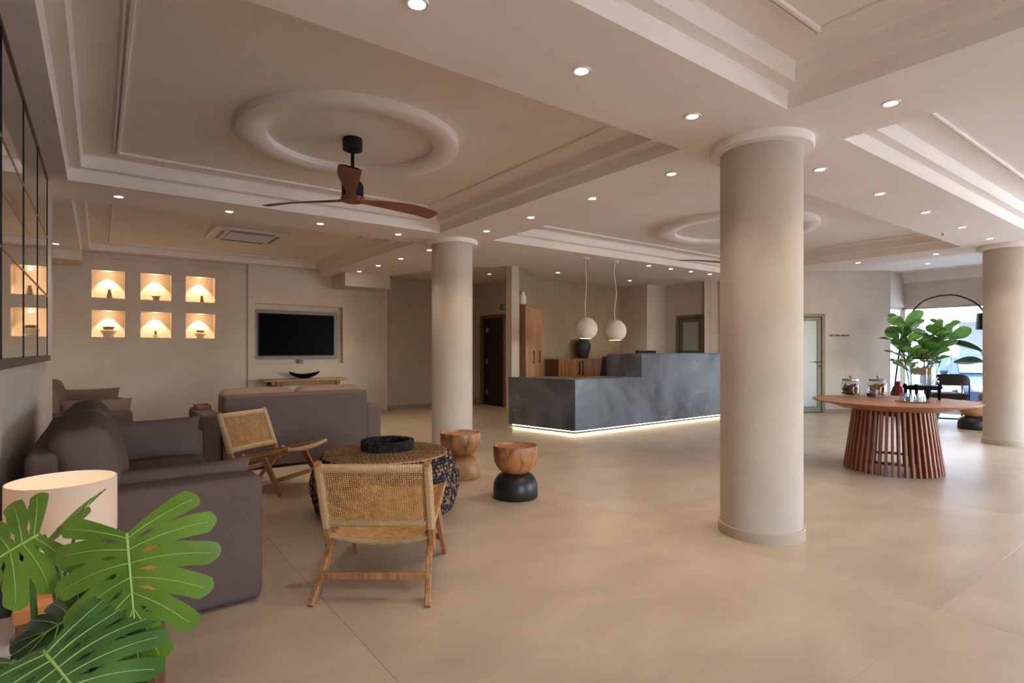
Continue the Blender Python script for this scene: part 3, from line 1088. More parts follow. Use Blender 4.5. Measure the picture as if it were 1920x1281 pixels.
def bottle(loc, s, label):
    t = obj('niche_vase', MB().lathe([(0, 0), (.032 * s, 0), (.036 * s, .02 * s), (.03 * s, .07 * s), (.019 * s, .11 * s), (.018 * s, .125 * s), (.024 * s, .14 * s), (.018 * s, .14 * s), (.014 * s, .12 * s), (0, .1 * s)], 24), M['nichedark'], None, loc, smooth=True)
    return tag(t, label, 'vase', 'pots in the wall niches')
bottle((.125, 10.3, NZ[1][0]), .95, 'slim brown vase in the upper left wall niche')
bottle((1.345, 10.3, NZ[1][0]), .8, 'small brown vase in the upper right wall niche')
t = obj('niche_bowl', MB().lathe([(0, 0), (.036, 0), (.046, .05), (.06, .062), (.06, .07), (.05, .07), (.04, .05), (0, .02)], 24), M['nichedark'], None, (.715, 10.3, NZ[1][0]), smooth=True)
tag(t, 'small footed bowl in the upper middle wall niche', 'bowl', 'pots in the wall niches')
def urn(loc, s, label):
    t = thing('niche_urn', label, 'urn', loc, 0, 'pots in the wall niches')
    obj('body', MB().lathe([(0, 0), (.058 * s, 0), (.065 * s, .03 * s), (.098 * s, .085 * s), (.102 * s, .1 * s), (.07 * s, .112 * s), (.06 * s, .125 * s), (0, .125 * s)], 28), M['nichepot'], t, smooth=True)
    obj('lid', MB().lathe([(.055 * s, .124 * s), (.072 * s, .142 * s), (.075 * s, .155 * s), (.06 * s, .16 * s), (0, .163 * s)], 28), M['nichedark'], t, smooth=True)
urn((.115, 10.31, NZ[0][0]), 1.0, 'wide lidded urn in the lower left wall niche')
urn((1.325, 10.31, NZ[0][0]), .82, 'smaller lidded urn in the lower right wall niche')
t = thing('niche_figurine', 'tiny dark figurine on a pale block in the lower middle wall niche', 'figurine', (.71, 10.31, NZ[0][0]), 0, 'pots in the wall niches')
obj('block', MB().box(-.028, .028, -.028, .028, 0, .05, c=.004), M['nichepot'], t)
obj('figure', MB().lathe([(.018, .05), (.02, .07), (.012, .085), (.016, .1), (.01, .112), (0, .114)], 16), M['nichedark'], t, smooth=True)

# ---- television in its recess, box on the sill
tv = thing('wall_television', 'black flat television in a shallow recess of the back wall', 'television', (2.83, 10.25, 1.11))
obj('backing_panel', MB().box(-.73, .73, -.02, .0, -.06, .80, c=.004), M['greyplastic'], tv)
obj('bezel', MB().box(-.645, .645, -.065, -.02, 0, .735, c=.006), M['blackgloss'], tv)
obj('screen', MB().box(-.635, .635, -.0675, -.064, .014, .725), M['screen'], tv)
t = obj('wooden_box', MB().box(-.04, .04, -.03, .03, 0, .07, c=.006), M['fanwood'], None, (2.87, 10.19, .975))
tag(t, 'little reddish wooden box on the sill under the television', 'box')

# ---- console table with boat bowl
co = thing('console_table', 'narrow wooden console table against the wall under the television', 'console table', (2.87, 9.93, 0))
ow = noisy('pale_oak', S(150, 112, 66), S(176, 136, 86), scale=(1, 8, 8), ns=3, rough=.5)
obj('table_top', MB().box(-.7, .7, -.19, .19, .685, .72, c=.006), ow, co)
obj('apron', MB().box(-.58, .58, -.14, -.12, .62, .685, c=.003).box(-.58, .58, .12, .14, .62, .685, c=.003), M['cabdark'], co)
for sx in (-1, 1):
    for sy in (-1, 1):
        obj('leg', MB().bar((sx * .5, sy * .12, .685), (sx * .62 * .86, sy * .15, 0), .05, .05, w2=.035, h2=.035), M['cabdark'], co)
    obj('brace', MB().bar((sx * .5, 0, .5), (sx * .3, 0, .68), .03, .03), M['cabdark'], co)
bw = MB()
def boat(u, v, s):
    x = (2 * u - 1)
    wdt = .085 * (1 - x * x) ** .7 + .002
    y = (2 * v - 1) * wdt
    k = (1 - (2 * v - 1) ** 2)
    z = .07 + .05 * x * x - .07 * k * (1 - x * x) ** .6 + s * .006
    return (x * .265, y, z)
for s in (0, 1):
    bw.grid(lambda u, v: boat(u, v, s), 24, 10)
t = obj('boat_bowl', bw, M['blackgloss'], None, (2.87, 9.93, .722), smooth='full')
tag(t, 'black boat shaped bowl on the console table', 'bowl')

# ---- exit sign above the corridor door
exs = thing('exit_sign', 'green exit sign with running figure on the wall above the dark door', 'sign', (6.93, 9.72, 2.13), rad(-90))
obj('plate', MB().box(-.16, .16, -.012, .03, -.075, .075, c=.004), M['white'], exs)
obj('pictogram_field', MB().box(-.06, .14, -.015, -.01, -.062, .062), M['signgreen'], exs)
rm = MB()
rm.tube([(.03, -.017, .042), (.03, -.0171, .04)], .012, 10)
rm.bar((.025, -.017, .028), (.015, -.017, -.008), .006, .02)
rm.bar((.015, -.017, -.008), (.04, -.017, -.03), .006, .011)
rm.bar((.04, -.017, -.03), (.03, -.017, -.052), .006, .01)
rm.bar((.015, -.017, -.008), (-.012, -.017, -.026), .006, .011)
rm.bar((-.012, -.017, -.026), (-.035, -.017, -.026), .006, .01)
rm.bar((.024, -.017, .022), (.052, -.017, .006), .006, .009)
rm.bar((.022, -.017, .022), (-.008, -.017, .012), .006, .009)
rm.box(.075, .12, -.0175, -.0155, -.05, .05)
obj('running_figure', rm, M['white'], exs)
am = MB()
am.bar((-.13, -.013, 0), (-.085, -.013, 0), .006, .012)
am.bar((-.13, -.013, 0), (-.108, -.013, .026), .006, .01)
am.bar((-.13, -.013, 0), (-.108, -.013, -.026), .006, .01)
obj('arrow', am, M['signgreen'], exs)

# ================================================================== RECEPTION
rcp = thing('reception_counter', 'L-shaped dark marble reception counter with a glowing plinth line', 'reception counter', (7.3, 6.2, 0))
def rpart(n, mb, mt): return obj(n, mb, mt, rcp, world=True)
rpart('front_slab', MB().box(5.455, 6.88, 5.86, 5.90, .05, .765, c=.003), M['marble'])
rpart('side_slab', MB().prism([(5.45, 5.86), (5.49, 5.90), (5.24, 7.12), (5.20, 7.12)], .05, .765), M['marble'])
rpart('low_top', MB().prism([(5.45, 5.86), (6.88, 5.86), (6.88, 6.5), (6.1, 6.5), (6.0, 6.95), (5.42, 6.95), (5.38, 7.11), (5.20, 7.12)], .765, .785), M['marble'])
rpart('high_front_slab', MB().box(6.88, 9.25, 5.86, 5.90, .05, 1.145, c=.003), M['marble'])
rpart('high_side_slab', MB().box(6.88, 6.92, 5.90, 6.62, .76, 1.145, c=.003), M['marble'])
rpart('high_top', MB().box(6.88, 9.25, 5.86, 6.22, 1.145, 1.158, c=.003), M['marble'])
rpart('desk_top', MB().box(6.92, 9.25, 6.22, 6.75, .74, .77, c=.003), M['cabdark'])
rpart('carcass', MB().box(5.5, 6.88, 5.91, 6.45, .05, .764).prism([(5.5, 6.4), (6.05, 6.4), (5.95, 6.93), (5.41, 6.93), (5.30, 7.08), (5.27, 7.08)], .05, .764).box(6.93, 9.2, 5.91, 6.2, .05, 1.144).box(8.9, 9.2, 6.2, 6.7, .05, .74), M['cabdark'])
rpart('plinth', MB().box(5.53, 9.2, 5.95, 6.4, 0, .05).prism([(5.53, 5.95), (6.0, 6.4), (5.9, 6.9), (5.41, 6.9), (5.34, 7.06), (5.29, 7.06)], 0, .05), M['black'])
rpart('led_strip', MB().box(5.5, 9.2, 5.925, 5.945, .028, .045).prism([(5.505, 5.93), (5.525, 5.945), (5.28, 7.1), (5.26, 7.1)], .028, .045), M['led'])

# tall cabinet along the diagonal partition
tc_ = thing('tall_cabinet', 'tall ribbed wooden cabinet with two black handles beside the partition', 'cabinet', (*diag(.76, .048), 0), math.atan2(dy, dx))
Lc = 1.42
obj('body', MB().box(-Lc / 2, Lc / 2, -.05, .04, 0, 1.95, c=.004), M['cabdark'], tc_)
for sx in (-1, 1):
    dd = obj('door', MB().box(sx * .005 if sx > 0 else -Lc / 2, Lc / 2 if sx > 0 else -.005, -.07, -.05, .06, 1.94, c=.003), M['cabinet'], tc_)
    rb = MB()
    x0 = .02 if sx > 0 else -Lc / 2 + .015
    for k in range(15):
        rb.box(x0 + k * .046, x0 + k * .046 + .022, -.077, -.07, .08, 1.92, c=.003)
    obj('rib', rb, M['cabinet'], dd, kind='stuff')
    hx = -.23 if sx < 0 else .27
    obj('handle', MB().box(hx - .012, hx + .012, -.10, -.088, .98, 1.2, c=.003).box(hx - .006, hx + .006, -.09, -.07, 1.0, 1.015).box(hx - .006, hx + .006, -.09, -.07, 1.165, 1.18), M['black'], dd)
tag(obj('white_vase', MB().lathe([(0, 0), (.045, 0), (.06, .03), (.06, .12), (.035, .16), (.03, .19), (.036, .2), (.028, .2), (.022, .16), (0, .14)], 24), M['ceramic'], None, (*diag(.08, .045), 1.952), smooth=True),
    'white ceramic vase standing on the tall cabinet', 'vase')

# low sideboards along the back wall
def sideboard(x0, x1, label, nd, hpairs):
    t = thing('low_sideboard', label, 'cabinet', ((x0 + x1) / 2, 7.97, 0), 0, 'low cabinets behind the reception')
    wv = x1 - x0
    obj('body', MB().box(-wv / 2, wv / 2, -.18, .2, .06, 1.03, c=.003), M['cabdark'], t)
    obj('worktop', MB().box(-wv / 2, wv / 2, -.2, .2, 1.03, 1.052, c=.003), M['cabinet'], t)
    obj('plinth', MB().box(-wv / 2 + .02, wv / 2 - .02, -.15, .18, 0, .06), M['black'], t)
    for k in range(nd):
        a = -wv / 2 + wv * k / nd + .004
        b = -wv / 2 + wv * (k + 1) / nd - .004
        d = obj('door', MB().box(a, b, -.2, -.18, .07, 1.025, c=.002), M['cabinet'], t)
        hx = b - .04 if k % 2 == 0 else a + .04
        obj('handle', MB().box(hx - .007, hx + .007, -.235, -.222, .74, 1.0, c=.003).box(hx - .005, hx + .005, -.224, -.2, .76, .775).box(hx - .005, hx + .005, -.224, -.2, .965, .98), M['black'], d)
sideboard(6.83, 7.90, 'low wooden sideboard with paired black handles under the dark vase', 2, 1)
sideboard(7.905, 8.93, 'low wooden sideboard right of the dark vase behind the office chair', 2, 1)
tag(obj('charcoal_vase', MB().lathe([(0, 0), (.09, 0), (.10, .02), (.145, .2), (.15, .27), (.12, .33), (.085, .35), (.085, .375), (.095, .385), (.08, .385), (.07, .35), (0, .3)], 32), M['darkvase'], None, (7.63, 7.97, 1.053), smooth=True),
    'large charcoal vase on the sideboard behind the left pendant', 'vase')

# office chair, monitors
oc = thing('office_chair', 'charcoal office chair behind the low end of the marble counter', 'office chair', (7.60, 7.05, 0), rad(200))
obj('backrest', soft_box(.44, .06, .52, .03, (0, .015, 0)).xf(Mx((0, -.2, .84), rx=rad(-6))), M['officecloth'], oc, smooth='full')
obj('seat', soft_box(.46, .46, .08, .035, (0, 0, .012)).xf(Mx((0, .03, .48))), M['officecloth'], oc, smooth='full')
obj('gas_lift', MB().lathe([(.05, .07), (.03, .1), (.025, .28), (.018, .3), (.018, .45)], 16), M['black'], oc, smooth=True)
obj('back_support', MB().tube([(0, -.02, .43), (0, -.2, .45), (0, -.24, .6), (0, -.235, .8)], .018, 8), M['black'], oc, smooth=True)
for k in range(5):
    a = 2 * PI * k / 5
    lg = obj('base_leg', MB().bar((0, 0, .09), (.27 * math.cos(a), .27 * math.sin(a), .065), .04, .035, w2=.025, h2=.02), M['black'], oc)
    obj('castor', MB().lathe([(0, -.012), (.024, -.012), (.027, 0), (.024, .012), (0, .012)], 14).xf(Mx((.27 * math.cos(a), .27 * math.sin(a), .028), ry=rad(90), rz=a + PI / 2)), M['black'], lg, smooth=True)
def monitor(x, y, rz, label):
    t = thing('desk_monitor', label, 'monitor', (x, y, .77), rz, 'monitors on the reception desk')
    obj('casing', MB().box(-.26, .26, -.02, .02, .12, .435, c=.008), M['black'], t)
    obj('screen', MB().box(-.25, .25, .0195, .0225, .135, .425), M['screen'], t)
    obj('stand', MB().box(-.03, .03, -.03, -.015, .01, .25, c=.003).box(-.11, .11, -.09, .08, 0, .012, c=.003), M['black'], t)
monitor(7.72, 6.48, 0, 'black monitor back showing above the counter near its stepped corner')
monitor(8.86, 6.42, 0, 'black monitor back showing above the counter in front of the glazed door')

# pendant lamps
def pendant(x, y, rz, label, zb, wob, first=None):
    t = thing('pendant_lamp', label, 'pendant lamp', (x, y, ZC), rz, 'pendant lamps over the reception')
    obj('ceiling_rose', MB().lathe([(0, .001), (.06, .001), (.062, -.02), (.055, -.026), (0, -.026)], 28), M['white'], t, smooth=True)
    zt = zb + .30 - ZC
    pts = []
    for i in range(26):
        u = i / 25
        pts.append((wob[0] * math.sin(u * 5.2 + wob[2]) * math.sin(u * PI), wob[1] * math.sin(u * 7 + 1) * math.sin(u * PI), -.02 + (zt + .02) * u))
    obj('cord', MB().tube(pts, .006, 6), M['white'], t, smooth='full')
    R, cz = .172, .135
    prof = []
    for i in range(22):
        a = rad(90 - i * 6.95)
        prof.append((max(0.0, R * math.cos(a)), cz + (R * math.sin(a) if a > 0 else R * .95 * math.sin(a))))
    inner = [(max(0, r - .008), z - .004) for r, z in prof[::-1]]
    zo = zb - ZC - prof[-1][1]
    sh = MB().lathe([(r, z + zo) for r, z in prof + inner], 48)
    obj('lamp_shade', sh, M['globe'], t, smooth=True)
    obj('bulb', MB().lathe([(0, .05), (.03, .035), (.045, 0), (.03, -.035), (0, -.045)], 20, (0, 0, zo + .1)), M['bulb'], t, smooth=True)
    light('pendant_glow', 'POINT', (x, y, ZC + zo + .03), 4, WARM, size=.04)
pendant(5.73, 5.93, 0, 'left white globe pendant lamp in front of the charcoal vase', 1.385, (.012, .012, .3))
pendant(6.295, 5.88, .5, 'right white globe pendant lamp with a kinked cord', 1.365, (.03, .03, 2.2))

# ================================================================== LOUNGE
def make_sofa(label, loc, rz, L, D, arm_h, back_h, arm_w=.19, seed=1, back_in=True, ncush=2, cush_h=.42, puff=.05, bt=.17, mat='fabric', cmat='fabric'):
    t = thing('slipcovered_sofa', label, 'sofa', loc, rz, 'taupe slipcovered sofas')
    mt = M[mat]
    iw = L - 2 * arm_w
    obj('base', soft_box(iw - .012, D - .12, .30, .03, (.0, .004, 0), wr=.002, seed=seed).xf(Mx((0, D / 2 + .05, .165))), mt, t, smooth='full')
    for s in (-1, 1):
        obj('arm', soft_box(arm_w, D - .06, arm_h - .015, .035, (.006, .004, .003), n=14, wr=.006, seed=seed + s, ws=1.8).xf(Mx((s * (L / 2 - arm_w / 2), D / 2 + .03, (arm_h - .015) / 2 + .015))), mt, t, smooth='full')
    obj('backrest', soft_box(iw - .01 if back_in else L, bt, back_h - .02, .03, (.0, .006, .003), n=14, wr=.005, seed=seed + 5, ws=1.8).xf(Mx((0, bt / 2, (back_h - .02) / 2 + .02))), mt, t, smooth='full')
    obj('seat_cushion', soft_box(iw - .02, D - .2, .15, .05, (0, .01, .02), n=14, wr=.006, seed=seed + 9).xf(Mx((0, D / 2 + .075, .375))), mt, t, smooth='full')
    cw_ = iw / ncush
    for k in range(ncush):
        obj('back_cushion', soft_box(cw_ - .015, .20, cush_h, .06, (.01, puff, .012), n=14, wr=.012, seed=seed + 20 + k, ws=3).xf(Mx((-iw / 2 + cw_ * (k + .5), bt + .10, .42 + cush_h / 2), rx=rad(9))), M[cmat], t, smooth='full')
    return t
S1 = make_sofa('taupe sofa under the mirror, arm nearest the table lamp', (-.25, 3.935, 0), rad(-90), 2.13, .885, .60, .765, seed=2, cush_h=.44, bt=.11, puff=.06)
S2 = make_sofa('taupe sofa with its back to the lounge, facing the television', (1.71, 6.04, 0), 0, 1.85, .96, .585, .76, seed=5, cush_h=.385, cmat='fabric2', puff=.02)
S3 = make_sofa('taupe sofa beyond the wall end below the niches', (-.70, 7.74, 0), rad(-90), 2.04, .97, .60, .76, seed=8, cush_h=.44, cmat='fabric2')
def cushion(label, loc, rot, size, mat, seed):
    o = obj('bolster_cushion', pillow(*size, seed=seed), M[mat], None, loc, rot, smooth='full')
    return tag(o, label, 'cushion', 'long bolster cushions')
# (size x, height, thickness) stands on its long edge
cushion('long taupe bolster leaning on the near arm of the mirror sofa', (.31, 3.14, .515), (rad(74), 0, 0), (.66, .27, .15), 'fabric', 1)
cushion('long taupe bolster leaning on the far arm of the mirror sofa', (.29, 4.68, .57), (rad(80), 0, rad(4)), (.64, .30, .16), 'fabric', 2)
cushion('long bolster at the near arm of the far sofa below the niches', (-.02, 7.0, .575), (rad(78), 0, 0), (.60, .28, .15), 'fabric2', 3)
cushion('long bolster at the far arm of the far sofa below the niches', (-.1, 8.42, .60), (rad(80), 0, 0), (.62, .30, .15), 'fabric2', 4)
tag(obj('arm_tray', MB().box(-.07, .07, -.13, .13, 0, .014, c=.003).box(-.07, -.06, -.13, .13, .014, .04, c=.002).box(.06, .07, -.13, .13, .014, .04, c=.002).box(-.06, .06, -.13, -.12, .014, .04, c=.002).box(-.06, .06, .12, .13, .014, .04, c=.002), M['fanwood'], None, (.88, 6.72, .592)),
    'reddish wooden tray lying on the left arm of the television sofa', 'tray')

# ---- rattan lounge chairs
def weave(mb, P, N, nu, nv, r):
    for i in range(nu + 1):
        pts = []
        for k in range(2 * nv + 1):
            j = k // 2
            off = r * .9 * (1 if (i + j) % 2 else -1) if k % 2 == 0 else 0
            q = P(i / nu, k / (2 * nv))
            pts.append(q + N(i / nu, k / (2 * nv)) * off)
        mb.tube(pts, r, 4, cap=False)
    for j in range(nv + 1):
        pts = []
        for k in range(2 * nu + 1):
            i = k // 2
            off = -r * .9 * (1 if (i + j) % 2 else -1) if k % 2 == 0 else 0
            q = P(k / (2 * nu), j / nv)
            pts.append(q + N(k / (2 * nu), j / nv) * off)
        mb.tube(pts, r, 4, cap=False)

def make_chair(label, loc, rz):
    t = thing('rattan_lounge_chair', label, 'chair', loc, rz, 'rattan lounge chairs')
    w = .262
    top = Vector((0, .05, .665))
    low = Vector((0, .215, .225))
    for s in (-1, 1):
        X = Vector((s * w, 0, 0))
        obj('rear_leg', MB().bar(X + Vector((-s * .022, .305, .305)), X + Vector((s * .012, -.005, 0)), .03, .048, w2=.028, h2=.034), M['teak'], t)
        obj('front_leg', MB().bar(X + Vector((-s * .018, .50, .325)), X + Vector((0, .70, 0)), .03, .055, w2=.026, h2=.032), M['teak'], t)
        obj('side_rail', MB().bar(X + Vector((-s * .02, .215, .262)), X + Vector((-s * .02, .765, .385)), .028, .05, w2=.028, h2=.036), M['teak'], t)
        up = obj('back_post', MB().bar(X + low - top * 0 + Vector((0, .012, -.03)), X + top, .032, .045, w2=.03, h2=.032), M['teak'], t)
        mb = MB()
        a, b = X + low.lerp(top, .22), X + low.lerp(top, .97)
        n = 46
        for k in range(n):
            p, q = a.lerp(b, k / n), a.lerp(b, (k + .86) / n)
            f = 1 - k / n
            mb.bar(p, q, .043, .041 + .012 * f, c=.012)
        obj('cane_wrapping', mb, M['canepale'], up, kind='stuff')
    for y, z in ((.047, .125), (.635, .118)):
        obj('stretcher', MB().bar((-w, y, z), (w, y, z), .022, .034), M['teak'], t)
    # top and bottom back rails, wrapped
    def rail(f, nm):
        p = low.lerp(top, f)
        rl = MB()
        n = 40
        for k in range(n):
            x0, x1 = -w + .02 + (2 * w - .04) * k / n, -w + .02 + (2 * w - .04) * (k + .88) / n
            bow = lambda x: -.012 * (1 - (x / w) ** 2)
            rl.bar((x0, p.y + bow(x0), p.z), (x1, p.y + bow(x1), p.z), .036, .042, c=.013)
        obj(nm, rl, M['canepale'], t, kind='stuff')
    rail(.93, 'top_rail')
    rail(.27, 'lower_rail')
    nb = (top - low).cross(Vector((1, 0, 0))).normalized()
    def PB(u, v):
        p = low.lerp(top, .29 + .62 * v)
        x = (2 * u - 1) * (w - .018)
        return Vector((x, p.y - .014 * (1 - (x / w) ** 2), p.z))
    mb = MB()
    weave(mb, PB, lambda u, v: nb, 44, 26, .0029)
    obj('back_weave', mb, M['cane'], t, smooth='full', kind='stuff')
    # woven seat sling
    ns = Vector((0, -.21, .97))
    def PS(u, v):
        x = (2 * u - 1) * (w - .006)
        y = .20 + .555 * v
        z = .275 + .125 * v - .034 * (1 - (x / w) ** 2) - .02 * math.sin(v * PI)
        return Vector((x, y, z))
    mb = MB()
    weave(mb, PS, lambda u, v: ns, 50, 52, .0046)
    obj('seat_weave', mb, M['cane'], t, smooth='full', kind='stuff')
    for v in (0.0, 1.0):
        mb = MB()
        for k in range(56):
            p, q = PS(k / 56, v), PS((k + .85) / 56, v)
            mb.bar(p - ns * .008, q - ns * .008, .028, .026, c=.008)
        obj('seat_edge_wrapping', mb, M['canepale'], t, kind='stuff')
    return t
CH = make_chair('rattan lounge chair seen from behind, nearest the camera', (1.02, 2.505, 0), rad(-37.2))
copy_tree(CH, (1.012, 5.553, 0), rad(-144.5), 'rattan lounge chair facing the pouf, in front of the television sofa')

# ---- woven pouf table and tray
PZ = .43
pf = thing('woven_pouf_table', 'round dark plaited pouf table with a woven rush top', 'pouf', (1.78, 4.03, 0))
def PR(z):
    u = z / .415
    return .50 + .055 * math.sin(min(1, u * 1.05) * PI * .78) - .055 * max(0, u - .5) ** 1.5 * 3.0
obj('core', MB().lathe([(0, 0), (PR(0) - .02, 0)] + [(PR(.4 * k / 12) - .012, .4 * k / 12) for k in range(1, 13)] + [(0, .405)], 64), plain('pouf_core', S(34, 28, 30), .9), pf, smooth=True)
mb = MB()
rows, cols = 18, 92
for j in range(rows):
    z0 = .006 + j * .0228
    for i in range(cols):
        a = 2 * PI * (i + .5 * (j % 1)) / cols
        da = PI / cols
        R = PR(z0 + .014) + random.uniform(-.004, .004)
        c0 = (math.cos(a - da) * R, math.sin(a - da) * R, z0 + .025)
        c1 = (math.cos(a) * R, math.sin(a) * R, z0)
        c2 = (math.cos(a + da) * R, math.sin(a + da) * R, z0 + .025)
        mb.blob(c0, c1, .0092)
        mb.blob(c1, c2, .0092)
obj('plaited_side', mb, M['rope'], pf, smooth='full', kind='stuff')
obj('top_board', MB().lathe([(0, .40), (.462, .40), (.468, .412), (.462, .422), (0, .422)], 64), M['cane'], pf, smooth=True)
mb = MB()
r = .012
while r < .468:
    n = max(6, int(2 * PI * r / .034))
    o_ = random.random()
    for k in range(n):
        a, b = 2 * PI * (k + o_) / n, 2 * PI * (k + o_ + .94) / n
        mb.blob((r * math.cos(a), r * math.sin(a), .424), (r * math.cos(b), r * math.sin(b), .424), .0085, 5)
    r += .0158
obj('rush_top', mb, M['rush'], pf, smooth='full', kind='stuff')
ty = thing('plaited_tray', 'round black plaited tray lying on the pouf table', 'tray', (1.82, 4.10, PZ + .006))
obj('base', MB().lathe([(0, 0), (.185, 0), (.185, .008), (0, .008)], 48), M['rush'], ty, smooth=True)
mb = MB()
for ring_ in range(4):
    for wall in (0, 1):
        R = .196 - .024 * wall
        n = 52
        for k in range(n):
            a = 2 * PI * (k + .5 * (ring_ % 2)) / n
            b = a + 2 * PI / n * 1.25
            dz = .012 * (1 if ring_ % 2 else -1)
            z = .010 + ring_ * .0165
            mb.blob((R * math.cos(a), R * math.sin(a), z - dz * .5), (R * math.cos(b), R * math.sin(b), z + dz * .5), .0105)
obj('plaited_rim', mb, M['ropedark'], ty, smooth='full', kind='stuff')

# ---- hourglass wooden stools
def stool(label, loc, s, top_m, base_m, rz=0):
    t = thing('hourglass_stool', label, 'stool', loc, rz, 'turned hourglass stools')
    R = .183 * s
    obj('base', MB().lathe([(0, 0), (R * .96, 0), (R, .012), (R, .075), (R * .98, .115), (R * .9, .15), (R * .78, .18), (R * .62, .198), (R * .55, .205), (0, .205)], 56), M[base_m], t, smooth=True)
    obj('bowl_seat', MB().lathe([(R * .52, .2), (R * .56, .208), (R * .7, .222), (R * .84, .25), (R * .94, .29), (R * .99, .34), (R, .415), (R * .985, .425), (R * .95, .424), (R * .88, .408), (R * .5, .403), (0, .402)], 56), M[top_m], t, smooth=True)
    return t
stool('turned stool all in brown wood beside the pouf, by the column base', (2.767, 4.567, 0), 1.05, 'stoolwood', 'stoolpale', 1)
stool('turned stool with wooden bowl seat on a black base, right of the pouf', (2.755, 3.675, 0), 1.0, 'stoolwood', 'stoolblack', 2.4)
stool('turned stool with black base half hidden by the right column', (10.80, 2.66, 0), 1.15, 'stoolpale', 'stoolblack', 0)

# ---- side table with lamp, magazines on a small stand
sdt = thing('side_table', 'square oak side table carrying the lamp at the end of the sofa', 'side table', (-.01, 2.44, 0))
obj('table_top', MB().box(-.20, .20, -.22, .22, .375, .42, c=.005), M['sidetable'], sdt)
for sx in (-1, 1):
    for sy in (-1, 1):
        obj('leg', MB().box(sx * .17 - .022, sx * .17 + .022, sy * .19 - .022, sy * .19 + .022, 0, .375, c=.004), M['cabdark'], sdt)
obj('shelf', MB().box(-.17, .17, -.19, .19, .12, .14, c=.003), M['cabdark'], sdt)
tl = thing('table_lamp', 'table lamp with white drum shade glowing inside, on the oak side table', 'table lamp', (-.10, 2.45, .42))
obj('base', MB().lathe([(0, 0), (.075, 0), (.098, .02), (.108, .055), (.10, .095), (.07, .125), (.03, .142), (.018, .15), (0, .15)], 40), M['ceramic'], tl, smooth=True)
obj('stem', MB().lathe([(.012, .14), (.012, .22), (0, .22)], 12), M['brass'], tl, smooth=True)
obj('lamp_shade', MB().lathe([(.153, .150), (.153, .340), (.150, .340), (.150, .150), (.153, .150)], 64), M['shade'], tl, smooth=True)
obj('shade_ring', MB().tube([(.1505 * math.cos(a * PI / 24), .1505 * math.sin(a * PI / 24), .15) for a in range(48)], .002, 6, closed=True).tube([(0, .15, .15), (0, -.15, .15)], .002, 6).tube([(.15, 0, .15), (-.15, 0, .15)], .002, 6), M['brass'], tl)
obj('bulb', MB().lathe([(0, .29), (.02, .28), (.028, .255), (.02, .225), (.012, .215), (0, .215)], 20), M['bulb'], tl, smooth=True)
light('lamp_glow', 'POINT', (-.10, 2.45, .68), 3.2, (1, .78, .52), size=.03)
sd = thing('magazine_stand', 'low black stand between the wall and the oak side table', 'stand', (-.265, 2.36, 0))
obj('top', MB().box(-.05, .05, -.17, .17, .27, .285, c=.003), M['black'], sd)
for s in (-1, 1):
    obj('side_panel', MB().box(-.045, .045, s * .15 - .01, s * .15 + .01, 0, .27, c=.002), M['black'], sd)
for k, (lb, c) in enumerate((('white magazine, lowest of the pile on the black stand', .0), ('white magazine, middle of the pile on the black stand', .01), ('white magazine, topmost of the pile on the black stand', -.008))):
    g = obj('magazine', MB().box(-.05, .05, -.14, .14, 0, .012, c=.002), M['paperwhite'], None, (-.262 + c * .3, 2.33 + c, .286 + .0125 * k), (0, 0, c * 2))
    tag(g, lb, 'magazine', 'magazines on the black stand')

